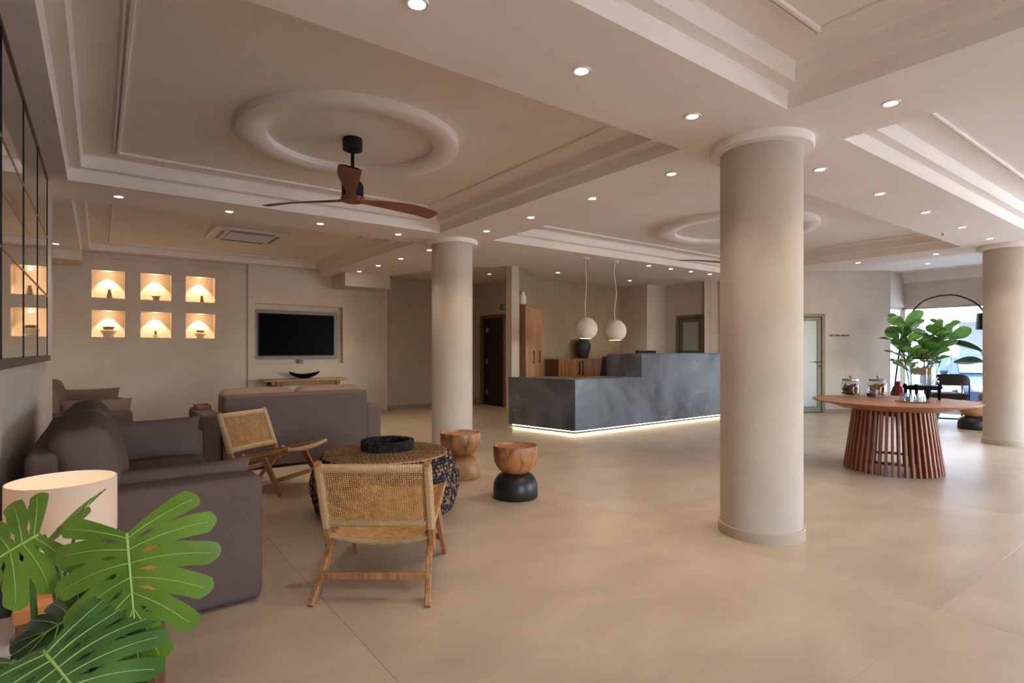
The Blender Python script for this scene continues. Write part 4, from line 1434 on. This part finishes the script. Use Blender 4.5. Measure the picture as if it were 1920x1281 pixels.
# ---- monstera in front
mo = thing('potted_monstera', 'potted monstera with big split green leaves in the left foreground', 'plant', (-.06, 1.62, 0))
obj('pot', MB().lathe([(0, 0), (.12, 0), (.15, .2), (.165, .38), (.17, .40), (.155, .40), (.15, .36), (0, .36)], 40), M['terracotta'], mo, smooth=True)
obj('soil', MB().lathe([(.15, .365), (.08, .375), (0, .378)], 24), M['soil'], mo)
def monstera(O, tip, nrm, L, W, mat, nl=6, slit=.46, cup=.10, droop=.10, seed=0, holes=True):
    """one split leaf: O is where the stalk joins, tip gives the direction of the midrib"""
    rn = random.Random(seed)
    O, tip = Vector(O), Vector(tip)
    yv = (tip - O).normalized()
    nv_ = Vector(nrm)
    nv_ = (nv_ - yv * nv_.dot(yv)).normalized()
    xv = yv.cross(nv_)
    blade, veins = MB(), MB()
    def place(x, y, lift=0.0):
        z = -cup * (x / W) ** 2 * W - droop * max(0, y / L) ** 2 * L + .03 * W * math.sin(y / L * 9 + x / W * 4) * min(1, abs(x) / W * 1.3)
        return O + xv * x + yv * y + nv_ * (z + lift)
    def edge(phi):
        # heart outline, phi = 0 towards the tip, 180 back past the stalk
        a = abs(phi)
        k = [(0, 1.0), (25, .98), (50, .95), (80, .93), (100, .88), (113, .70)]
        for (p, q), (p2, q2) in zip(k, k[1:]):
            if a <= rad(p2):
                f = (a - rad(p)) / (rad(p2) - rad(p))
                return q + (q2 - q) * f
        return .70
    for s in (-1, 1):
        bnd = []
        for k in range(nl + 1):
            f = k / nl
            yb = L * .60 * f ** 1.15
            ph = rad(113) * (1 - f) ** .8
            R = edge(ph)
            ex_ = s * math.sin(ph) * R * W * 1.18
            ey_ = math.cos(ph) * R * L
            if k == nl: ex_, ey_ = 0, L
            bnd.append((Vector((0, yb)), Vector((ex_, ey_)), yb))
        def pos(k, u, wv):
            def curve(b, u):
                p0, p1 = b[0], b[1]
                q = p0.lerp(p1, u)
                q.y += .13 * L * (u * u - u * .6) * min(1, abs(p1.x) / W)
                q.x += s * .10 * W * u * (1 - u)
                return q
            return curve(bnd[k], u).lerp(curve(bnd[k + 1], u), wv)
        for k in range(nl):
            nu, nw = 14, 4
            sl0 = slit + rn.uniform(-.06, .10) if 0 < k else slit + .16
            def gap(u):
                g = 0
                if u > sl0:
                    q = min(1, (u - sl0) / .12)
                    g = q * q * (3 - 2 * q) * (.09 + .22 * (u - sl0) / (1 - sl0))
                if holes and .13 < u < .30:
                    g = max(g, .26 * math.sin((u - .13) / .17 * PI))
                return g
            def P(a, b):
                u = a
                g = gap(u)
                lo = 0 if k == 0 else g * .5
                hi = 0 if k == nl - 1 else g * .5
                if u > .86:
                    q = (u - .86) / .14
                    lo = lo + .02 * q * q
                    hi = hi + .20 * q * q
                wv = lo + (1 - lo - hi) * b
                q = pos(k, u * (1 - .05 * (2 * b - 1) ** 2 * (u > .7)), wv)
                return place(q.x, q.y)
            blade.grid(P, nu, nw)
            pts = [place(*pos(k, u / 9, .5), lift=.0012) for u in range(9)]
            veins.tube(pts, [.0016 * (1 - .075 * i) for i in range(9)], 4)
    veins.tube([place(0, L * .97 * i / 12, .0012) for i in range(13)], [.0034 * (1 - .065 * i) for i in range(13)], 5)
    lf = obj('leaf', blade, M[mat], mo, world=True, smooth='full')
    obj('vein', veins, M['vein'], lf, smooth='full').matrix_basis = Matrix.Identity(4)
    for vch in lf.children:
        vch.data.transform(mo.matrix_basis.inverted())
    return lf
CAMD = Vector((-.595, -.804, 0))
def nr(up, side=0.0, toward=1.0):
    return (CAMD * toward + Vector((0, 0, up)) + Vector((.804, -.595, 0)) * side)
monstera((.047, 1.409, .821), (.06, 1.33, .60), nr(.45, .12), .275, .152, 'leaf', seed=1, cup=.25, droop=.02)
monstera((-.106, 1.596, .798), (-.222, 1.60, .735), nr(.75, .1), .20, .125, 'leaf', nl=5, seed=2, cup=.15)
monstera((-.02, 1.60, .845), (-.11, 1.70, .765), nr(.4, -1.6, .5), .15, .05, 'leaf', nl=4, seed=3, slit=.8, holes=False)
monstera((-.082, 1.342, .645), (-.005, 1.20, .575), nr(1.5, .1), .22, .165, 'leafmid', seed=4, cup=.2, droop=.16)
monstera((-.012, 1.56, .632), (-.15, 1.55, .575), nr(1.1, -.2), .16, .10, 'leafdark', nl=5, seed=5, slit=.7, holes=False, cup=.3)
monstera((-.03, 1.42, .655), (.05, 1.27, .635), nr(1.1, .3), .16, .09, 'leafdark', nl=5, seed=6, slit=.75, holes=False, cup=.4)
monstera((-.006, 1.63, .71), (-.02, 1.60, .57), nr(.3, .2), .155, .06, 'leaf', nl=5, seed=7, slit=.7, holes=False, cup=.2)
monstera((-.085, 1.70, .60), (0, 1.62, .635), nr(.9, -.3), .11, .05, 'leafmid', nl=4, seed=8, slit=.7, holes=False)
monstera((-.13, 1.44, .60), (-.20, 1.28, .52), nr(1.2, -.2), .2, .13, 'leafmid', nl=6, seed=9, cup=.25, droop=.2)
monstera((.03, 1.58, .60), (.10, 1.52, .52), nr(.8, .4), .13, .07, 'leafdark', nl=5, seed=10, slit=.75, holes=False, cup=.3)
def stalk(pts, r=.0045):
    P_ = [Vector(p) for p in pts]
    out = []
    for i in range(15):
        u = i / 14
        a, b, c2 = P_[0], P_[1], P_[2]
        out.append(a.lerp(b, u).lerp(b.lerp(c2, u), u))
    obj('stalk', MB().tube(out, [r * 1.35 - r * .5 * i / 14 for i in range(15)], 8), M['stem'], mo, world=True, smooth='full')
stalk([(-.03, 1.60, .37), (.0, 1.50, .62), (.047, 1.409, .821)], .006)
stalk([(-.08, 1.66, .37), (-.14, 1.66, .62), (-.106, 1.60, .797)], .006)
stalk([(-.04, 1.64, .37), (-.03, 1.58, .62), (-.10, 1.62, .79)], .005)
stalk([(-.07, 1.65, .37), (-.10, 1.69, .6), (-.025, 1.605, .845)], .004)
stalk([(-.06, 1.55, .37), (-.09, 1.45, .55), (-.082, 1.345, .645)], .005)
stalk([(-.05, 1.6, .37), (0, 1.6, .5), (-.012, 1.56, .632)], .004)
stalk([(-.03, 1.58, .37), (-.05, 1.48, .5), (-.03, 1.42, .655)], .004)
stalk([(-.04, 1.64, .37), (.01, 1.64, .5), (-.006, 1.63, .71)], .004)
stalk([(-.1, 1.62, .37), (-.11, 1.7, .5), (-.085, 1.70, .60)], .0035)
stalk([(-.09, 1.6, .37), (-.13, 1.5, .48), (-.13, 1.44, .60)], .004)
stalk([(-.02, 1.62, .37), (.02, 1.62, .5), (.03, 1.58, .60)], .004)

# ================================================================== ROUND TABLE AND DRINKS
TX, TY, TZ = 6.45, 2.25, .70
rt = thing('round_slatted_table', 'round wooden table on a flared base of upright slats', 'table', (TX, TY, 0))
obj('table_top', MB().lathe([(0, .62), (.46, .622), (.50, .64), (.70, .685), (.712, .694), (.708, .70), (0, .70)], 96), M['tablewood'], rt, smooth=True)
NS = 46
smesh = MB().bar((0, .0, 0), (0, -.085, .63), .021, .05, up=(0, 1, 0), c=.003).mesh('slat', M['slatwood'])
for k in range(NS):
    a = 2 * PI * k / NS
    obj('slat', smesh, None, rt, loc=(-.405 * math.sin(a), .405 * math.cos(a), 0), rot=(0, 0, a))
obj('lower_ring', MB().lathe([(.34, .10), (.37, .10), (.37, .125), (.34, .125), (.34, .10)], 64), M['slatwood'], rt, smooth=True)
obj('upper_ring', MB().lathe([(.27, .58), (.30, .58), (.30, .62), (.27, .62), (.27, .58)], 64), M['slatwood'], rt, smooth=True)

def cookie_jar(x, y, s, label, cm, seed):
    t = thing('glass_jar', label, 'jar', (x, y, TZ), 0, 'jars on the round table')
    R, h = .092 * s, .155 * s
    obj('glass_body', MB().lathe([(0, .004), (R * .95, .004), (R, .012), (R, h * .8), (R * .9, h * .95), (R * .8, h), (R * .8, h + .012), (R * .77, h + .012), (R * .77, h), (R * .87, h * .93), (R * .965, h * .78), (R * .965, .016), (0, .012)], 40), M['glass'], t, smooth=True)
    ld = obj('lid', MB().lathe([(0, h + .008), (R * .86, h + .010), (R * .88, h + .02), (R * .86, h + .03), (0, h + .032)], 36), M['steel'] if cm == 'cookie1' else M['greyplastic'], t, smooth=True)
    obj('knob', MB().lathe([(.006, h + .03), (.006, h + .045), (.014, h + .055), (.012, h + .066), (0, h + .069)], 16), M['brass'], ld, smooth=True)
    rn = random.Random(seed)
    for k in range(16):
        ring_, i = divmod(k, 6)
        a = i * PI / 3 + ring_ * .5
        rr = R * .58 if i else 0
        mb = MB().lathe([(0, -.007), (.028 * s, -.007), (.033 * s, 0), (.028 * s, .007), (0, .008)], 12)
        mb.xf(Mx((rr * math.cos(a), rr * math.sin(a), .036 + ring_ * .038 * s), rx=rad(rn.uniform(-60, 60)), ry=rad(rn.uniform(-60, 60))))
        obj('biscuit', mb, M[cm], t, smooth=True)
cookie_jar(6.68, 2.735, 1.03, 'lidded glass jar of dark biscuits, left of the two jars', 'cookie1', 1)
cookie_jar(6.865, 2.535, 1.03, 'lidded glass jar of golden biscuits, right of the two jars', 'cookie2', 2)
t = thing('small_jar', 'small open glass jar of dark preserve in front of the biscuit jars', 'jar', (6.60, 2.49, TZ))
obj('glass_body', MB().lathe([(0, .003), (.05, .003), (.054, .01), (.052, .088), (.049, .088), (.05, .012), (0, .008)], 32), M['glass'], t, smooth=True)
obj('preserve', MB().lathe([(0, .009), (.049, .012), (.049, .05), (0, .052)], 28), M['jam'], t, smooth=True)

tr = thing('serving_tray', 'thin round dark tray under the small upturned glasses', 'tray', (6.40, 2.06, TZ))
obj('plate', MB().lathe([(0, 0), (.13, 0), (.145, .006), (.142, .009), (0, .004)], 40), M['cabdark'], tr, smooth=True)
gmesh = MB().lathe([(.034, .0), (.032, .04), (.027, .074), (0, .077), (0, .071), (.024, .069), (.029, .04), (.031, 0), (.034, 0)], 24).mesh('glass_body', M['tumbler'], True)
for k, (x, y, lb) in enumerate(((0, 0, 'upturned tumbler in the middle of the tray'), (.074, 0, 'upturned tumbler at the back edge of the tray'), (.037, .064, 'upturned tumbler at the back left of the tray'), (-.037, .064, 'upturned tumbler at the left edge of the tray'),
                                (-.074, 0, 'upturned tumbler at the front edge of the tray'), (-.037, -.064, 'upturned tumbler at the front right of the tray'), (.037, -.064, 'upturned tumbler at the right edge of the tray, nearest the dispenser'))):
    o = obj('drinking_glass', gmesh, None, None, (6.40 + x, 2.06 + y, TZ + .0075))
    tag(o, lb, 'glass', 'small glasses on the round tray')

ds = thing('drink_dispenser', 'big glass drink dispenser with floating fruit slices on a black stand', 'drink dispenser', (6.79, 2.10, TZ), rad(-35))
mb = MB()
for sx in (-1, 1):
    for sy in (-1, 1):
        mb_ = MB().tube([(sx * .12, sy * .075, .16), (sx * .128, sy * .08, .125), (sx * .118, sy * .075, .11), (sx * .118, sy * .075, .0)], [.015, .018, .015, .012], 8)
        obj('leg', mb_, M['blackmatte'], ds, smooth='full')
obj('stand_ring', MB().box(-.13, .13, -.09, -.065, .10, .142, c=.004).box(-.13, .13, .065, .09, .10, .142, c=.004).box(-.13, -.105, -.065, .065, .10, .142, c=.004).box(.105, .13, -.065, .065, .10, .142, c=.004), M['blackmatte'], ds)
obj('glass_body', MB().lathe([(0, .132), (.11, .132), (.118, .145), (.118, .33), (.108, .375), (.085, .40), (.078, .405), (.078, .418), (.074, .418), (.074, .403), (.083, .394), (.104, .372), (.114, .33), (.114, .148), (0, .138)], 48), M['glass'], ds, smooth=True)
obj('water', MB().lathe([(0, .14), (.112, .149), (.112, .325), (0, .325)], 40), M['water'], ds, smooth=True)
ld = obj('lid', MB().lathe([(.0, .414), (.082, .414), (.085, .424), (.08, .434), (0, .438)], 40), M['black'], ds, smooth=True)
obj('knob', MB().lathe([(.008, .436), (.008, .446), (.018, .455), (.014, .466), (0, .468)], 20), M['black'], ld, smooth=True)
sp = obj('spigot', MB().tube([(.112, 0, .19), (.15, 0, .19), (.165, 0, .185), (.168, 0, .165)], [.012, .012, .012, .009], 10).tube([(.15, 0, .19), (.15, 0, .22), (.15, .02, .225), (.15, -.02, .225)], .006, 8), M['steel'], ds, smooth='full')
rn = random.Random(5)
smsh = MB().lathe([(0, -.003), (.036, -.003), (.038, 0), (.036, .003), (0, .003)], 20).mesh('orange_slice', M['orange'])
lmsh = MB().lathe([(0, -.003), (.030, -.003), (.032, 0), (.030, .003), (0, .003)], 18).mesh('lime_slice', M['lemon'])
for k in range(18):
    a = k * 2.4
    r_ = .072 if k % 3 else .03
    obj('lime_slice' if k % 3 == 1 else 'orange_slice', lmsh if k % 3 == 1 else smsh, None, ds, loc=(r_ * math.cos(a), r_ * math.sin(a), .275 + .012 * (k % 4)), rot=(rad(rn.uniform(-50, 50)), rad(rn.uniform(-50, 50)), a))
mnt = MB()
for k in range(14):
    a = rn.uniform(0, 2 * PI)
    r_ = rn.uniform(.02, .1)
    c_ = Mx((r_ * math.cos(a), r_ * math.sin(a), rn.uniform(.30, .322)), rx=rad(rn.uniform(-40, 40)), ry=rad(rn.uniform(-40, 40)), rz=a)
    g = MB().grid(lambda u, v: Vector(((u - .5) * .05, (v - .5) * .028 * math.sin(u * PI) ** .7, .006 * math.sin(v * PI))), 5, 2).xf(c_)
    mnt.add(g.v, g.f)
obj('mint_sprig', mnt, M['fig'], ds)

# ================================================================== WINDOW CORNER
al = thing('arc_floor_lamp', 'black arc floor lamp curving over the plants by the window', 'floor lamp', (11.79, 4.09, 0))
obj('base', MB().lathe([(0, 0), (.15, 0), (.155, .01), (.15, .03), (0, .032)], 40), M['black'], al, smooth=True)
arc = [(11.79, 4.09, .03), (11.799, 4.082, .442), (11.839, 4.053, .885), (11.879, 3.998, 1.377), (11.931, 3.922, 1.748), (11.99, 3.78, 2.02), (12.09, 3.60, 2.16), (12.285, 3.349, 2.203), (12.453, 3.163, 2.122), (12.54, 3.04, 2.01), (12.60, 2.98, 1.90), (12.62, 2.95, 1.86)]
def smooth_path(p, k=4):
    p = [Vector(q) for q in p]
    out = []
    for i in range(len(p) - 1):
        a, b, c2, d = p[max(0, i - 1)], p[i], p[i + 1], p[min(len(p) - 1, i + 2)]
        for j in range(k):
            t_ = j / k
            out.append(.5 * ((2 * b) + (c2 - a) * t_ + (2 * a - 5 * b + 4 * c2 - d) * t_ ** 2 + (3 * b - a - 3 * c2 + d) * t_ ** 3))
    return out + [p[-1]]
obj('arc_pole', MB().tube(smooth_path(arc), .014, 10), M['black'], al, world=True, smooth='full')
obj('lamp_shade', MB().lathe([(.02, .08), (.13, .06), (.15, -.22), (.145, -.22), (.125, .05), (.02, .07)], 36, (12.62, 2.95, 1.80)), M['black'], al, world=True, smooth=True)
vz = thing('red_floor_vase', 'red glazed bottle vase on the floor behind the round table', 'vase', (12.08, 4.12, 0))
obj('body', MB().lathe([(0, 0), (.08, 0), (.10, .03), (.12, .25), (.118, .42), (.085, .52), (.04, .56), (.032, .60), (.042, .63), (.03, .63), (.025, .58), (0, .5)], 36), M['red'], vz, smooth=True)
obj('neck_band', MB().lathe([(.036, .575), (.042, .585), (.036, .595)], 24), M['black'], vz, smooth=True)

def figleaf(L, W):
    mb = MB()
    def P(u, v):
        x = (2 * v - 1)
        wd = W * (math.sin(u * PI) ** .6) * (.62 + .55 * u)
        return Vector((x * wd / 2, u * L, -.25 * L * u * u + .10 * W * x * x + .012 * math.sin(u * 14 + x * 3)))
    return mb.grid(P, 12, 6).mesh('leaf', M['fig'], 'full')
FL = figleaf(.34, .22)
FS_ = figleaf(.26, .16)
def fig_tree(label, loc, stems, pot_r, pot_h, seed):
    t = thing('fiddle_leaf_fig', label, 'plant', loc, 0, 'fiddle-leaf figs by the window')
    obj('pot', MB().lathe([(0, 0), (pot_r * .75, 0), (pot_r * .95, pot_h * .5), (pot_r, pot_h), (pot_r * .93, pot_h), (pot_r * .9, pot_h * .92), (0, pot_h * .92)], 36), M['pot'], t, smooth=True)
    obj('soil', MB().lathe([(pot_r * .9, pot_h * .925), (0, pot_h * .95)], 20), M['soil'], t)
    rn = random.Random(seed)
    for path, z0, n, bias in stems:
        pts = smooth_path([(0, 0, pot_h * .9)] + path, 5)
        st_ = obj('stem', MB().tube(pts, [.012 - .006 * i / len(pts) for i in range(len(pts))], 7), M['figstem'], t, smooth='full')
        good = [p for p in pts if p.z > z0]
        for k in range(n):
            p = good[min(len(good) - 1, int(len(good) * (k + .5) / n))]
            a = k * 2.4 + rn.uniform(-.4, .4) + bias
            up = rn.uniform(15, 70) if k < n - 2 else rn.uniform(50, 85)
            obj('leaf', FL if rn.random() > .35 else FS_, None, t, loc=p, rot=(rad(up), rad(rn.uniform(-45, 45)), a))
    return t
fig_tree('taller slim fiddle-leaf fig behind the arc lamp pole', (11.67, 3.78, 0),
         [([(0, .0, .8), (.03, .06, 1.25), (.05, .1, 1.68)], .75, 22, .3), ([(-.03, .03, .7), (-.05, .10, 1.15), (-.06, .16, 1.4)], .8, 8, 1.2)], .17, .32, 3)
fig_tree('bushy fiddle-leaf fig right behind the drink dispenser', (11.21, 3.40, 0),
         [([(0, 0, .8), (.08, -.04, 1.2), (.22, -.16, 1.55)], .95, 15, 0), ([(.03, -.02, .8), (.16, -.12, 1.15), (.34, -.26, 1.42)], .95, 13, .8), ([(-.03, .02, .8), (-.02, .03, 1.1), (0, .0, 1.38)], .95, 8, 1.5)], .19, .36, 8)
bp = thing('bird_of_paradise', 'broad leaved plant in a grey pot partly hidden by the right column', 'plant', (12.05, 2.72, 0))
obj('pot', MB().lathe([(0, 0), (.14, 0), (.19, .25), (.2, .48), (.185, .48), (.18, .44), (0, .44)], 36), M['pot'], bp, smooth=True)
obj('soil', MB().lathe([(.18, .445), (0, .455)], 20), M['soil'], bp)
def paddle(L, W):
    mb = MB()
    def P(u, v):
        x = 2 * v - 1
        wd = W * math.sin(min(1, u * 1.02) * PI) ** .7
        return Vector((x * wd / 2, u * L, -.28 * L * u * u + .22 * W * abs(x)))
    return mb.grid(P, 14, 6).mesh('leaf', M['leafdark'], 'full')
PL = paddle(.55, .17)
for k, (a, hgt, tl_) in enumerate(((60, .72, 15), (130, .62, 5), (20, .9, 40), (200, .75, 30), (300, .7, 25), (250, .9, 55))):
    ar = rad(a)
    dxy = Vector((-math.sin(ar), math.cos(ar), 0))
    p1 = Vector((0, 0, .44)) + dxy * .16 + Vector((0, 0, hgt - .16))
    s_ = obj('stalk', MB().tube(smooth_path([(0, 0, .44), dxy * .05 + Vector((0, 0, .44 + hgt * .5)), p1], 4), .008, 6), M['stem'], bp, smooth='full')
    obj('leaf', PL, None, bp, loc=p1, rot=(rad(tl_), rad((55, -50, 40, -45, 50, 20)[k]), ar))

ach = thing('window_armchair', 'dark rounded-back armchair on thin metal legs facing the window', 'armchair', (12.1, 3.36, 0), rad(-62))
def backP(u, v, s):
    a = rad(-62 + 124 * u)
    r_ = .31 + s * .02
    zt = .80 - .10 * abs(2 * u - 1) ** 3
    return (r_ * math.sin(a), -r_ * math.cos(a) + .06, .60 + (zt - .60) * v)
mb = MB()
for s in (0, 1):
    mb.grid(lambda u, v: backP(u, v, s), 18, 6)
for v in (0.0, 1.0):
    mb.grid(lambda u, q: backP(u, v, q), 18, 1)
obj('backrest', mb, M['chairgrey'], ach, smooth=True)
obj('seat', soft_box(.52, .5, .09, .04, (0, 0, .012)).xf(Mx((0, .07, .41))), M['chairgrey'], ach, smooth='full')
for s in (-1, 1):
    obj('arm_frame', MB().tube([(s * .275, -.12, .012), (s * .275, -.12, .64), (s * .275, .0, .645), (s * .275, .30, .60), (s * .275, .31, .012)], .011, 8), M['black'], ach, smooth=True)
    obj('runner', MB().tube([(s * .275, -.12, .012), (s * .275, .31, .012)], .011, 8), M['black'], ach, smooth=True)
obj('cross_bar', MB().tube([(-.275, -.12, .012), (.275, -.12, .012)], .011, 8).tube([(-.275, .2, .355), (.275, .2, .355)], .011, 8).tube([(-.275, -.1, .355), (.275, -.1, .355)], .011, 8), M['black'], ach, smooth=True)

# ================================================================== OUTSIDE
struct('ground', MB().box(XE + .3, 40, -25, 40, -.6, -.3).box(XN + .3, XE + .3, -4.85, .6, -.6, -.3).box(-20, XE + .3, -25, -4.85, -.6, -.3), M['asphalt'])
b = thing('white_building', 'white rendered building with a canopy band across the street', 'building', (23, 9, -.3))
def op(n, mb, mt, par=b): return obj(n, mb, mt, par, world=True)
op('wall', MB().box(22, 26, -14, 30, -.3, 6.5), M['outwhite'])
op('canopy', MB().box(20.6, 22, -14, 30, 2.45, 2.85, c=.02), M['outwhite'])
op('string_course', MB().box(21.9, 22, -14, 30, 3.9, 4.05), M['outgrey'])
for k, y in enumerate((8.6, 5.2, 1.5, -3, -8, 13)):
    f = op('window', MB().box(21.93, 22.02, y - .6, y + .6, .3, 2.1), M['outgrey'])
    op('pane', MB().box(21.91, 21.94, y - .5, y + .5, .38, 2.02), M['frost'], f)
struct('terrace_wall', MB().box(XE + .3, 18.5, yw + 2.6, yw + 2.8, -.3, 3.2), M['outwhite'])
struct('exterior_soffit', MB().box(XE + .25, XE + 1.4, .65, yw + 2.8, 2.35, 2.6), M['outwhite'])

car = thing('parked_car', 'blue grey hatchback car parked outside the window', 'car', (17.2, 4.1, -.3), rad(28))
prof = [(-2.05, .30), (-2.1, .62), (-1.95, .84), (-1.15, .95), (-.55, 1.36), (.75, 1.42), (1.55, 1.22), (1.95, .92), (2.02, .6), (2.0, .30)]
def carbody(hw, pf_, inset):
    mb = MB()
    n = len(pf_)
    vs_ = []
    for s in (-1, 1):
        for x, z in pf_:
            k = inset if z > 1.0 else (0 if z > .35 else .04)
            vs_.append((x, s * (hw - k), z))
    fs_ = [tuple(range(n)), tuple(range(2 * n - 1, n - 1, -1))]
    for i in range(n):
        j = (i + 1) % n
        fs_.append((i, i + n, j + n, j))
    return mb.add(vs_, fs_)
obj('body', carbody(.86, prof, .16), M['carpaint'], car)
obj('windscreen', MB().add([(-1.12, -.70, .985), (-1.12, .70, .985), (-.60, .64, 1.345), (-.60, -.64, 1.345)], [(0, 1, 2, 3)]).xf(Matrix.Translation((-.012, 0, .012))), M['carglass'], car)
obj('rear_window', MB().add([(1.88, -.66, 1.02), (1.88, .66, 1.02), (1.60, .62, 1.2), (1.60, -.62, 1.2)], [(0, 1, 2, 3)]).xf(Matrix.Translation((.02, 0, .012))), M['carglass'], car)
for s in (-1, 1):
    obj('side_window', MB().add([(-.95, s * .80, .98), (.25, s * .80, 1.0), (.25, s * .712, 1.36), (-.48, s * .712, 1.33)], [(0, 1, 2, 3)]).add([(.33, s * .80, 1.0), (1.5, s * .79, 1.02), (1.3, s * .712, 1.26), (.33, s * .712, 1.36)], [(0, 1, 2, 3)]).xf(Matrix.Translation((0, s * .012, 0))), M['carglass'], car)
    obj('headlamp', MB().box(-2.08, -1.9, s * .55 - .16, s * .55 + .16, .62, .76, c=.03), M['white'], car)
    obj('wing_mirror', MB().box(-.95, -.8, s * .95 - .08, s * .95 + .08, .95, 1.07, c=.03), M['carpaint'], car)
    for x in (-1.3, 1.3):
        wh = obj('wheel', MB().lathe([(0, -.1), (.2, -.1), (.3, -.09), (.31, 0), (.3, .09), (.2, .1), (0, .1)], 28).xf(Mx((x, s * .76, .31), rx=rad(90))), M['tyre'], car, smooth=True)
        obj('rim', MB().lathe([(0, .0), (.19, .01), (.2, -.01)], 20).xf(Mx((x, s * .865, .31), rx=rad(90) if s < 0 else rad(-90))), M['steel'], wh, smooth=True)
obj('grille', MB().box(-2.11, -2.0, -.4, .4, .45, .58, c=.01), M['black'], car)
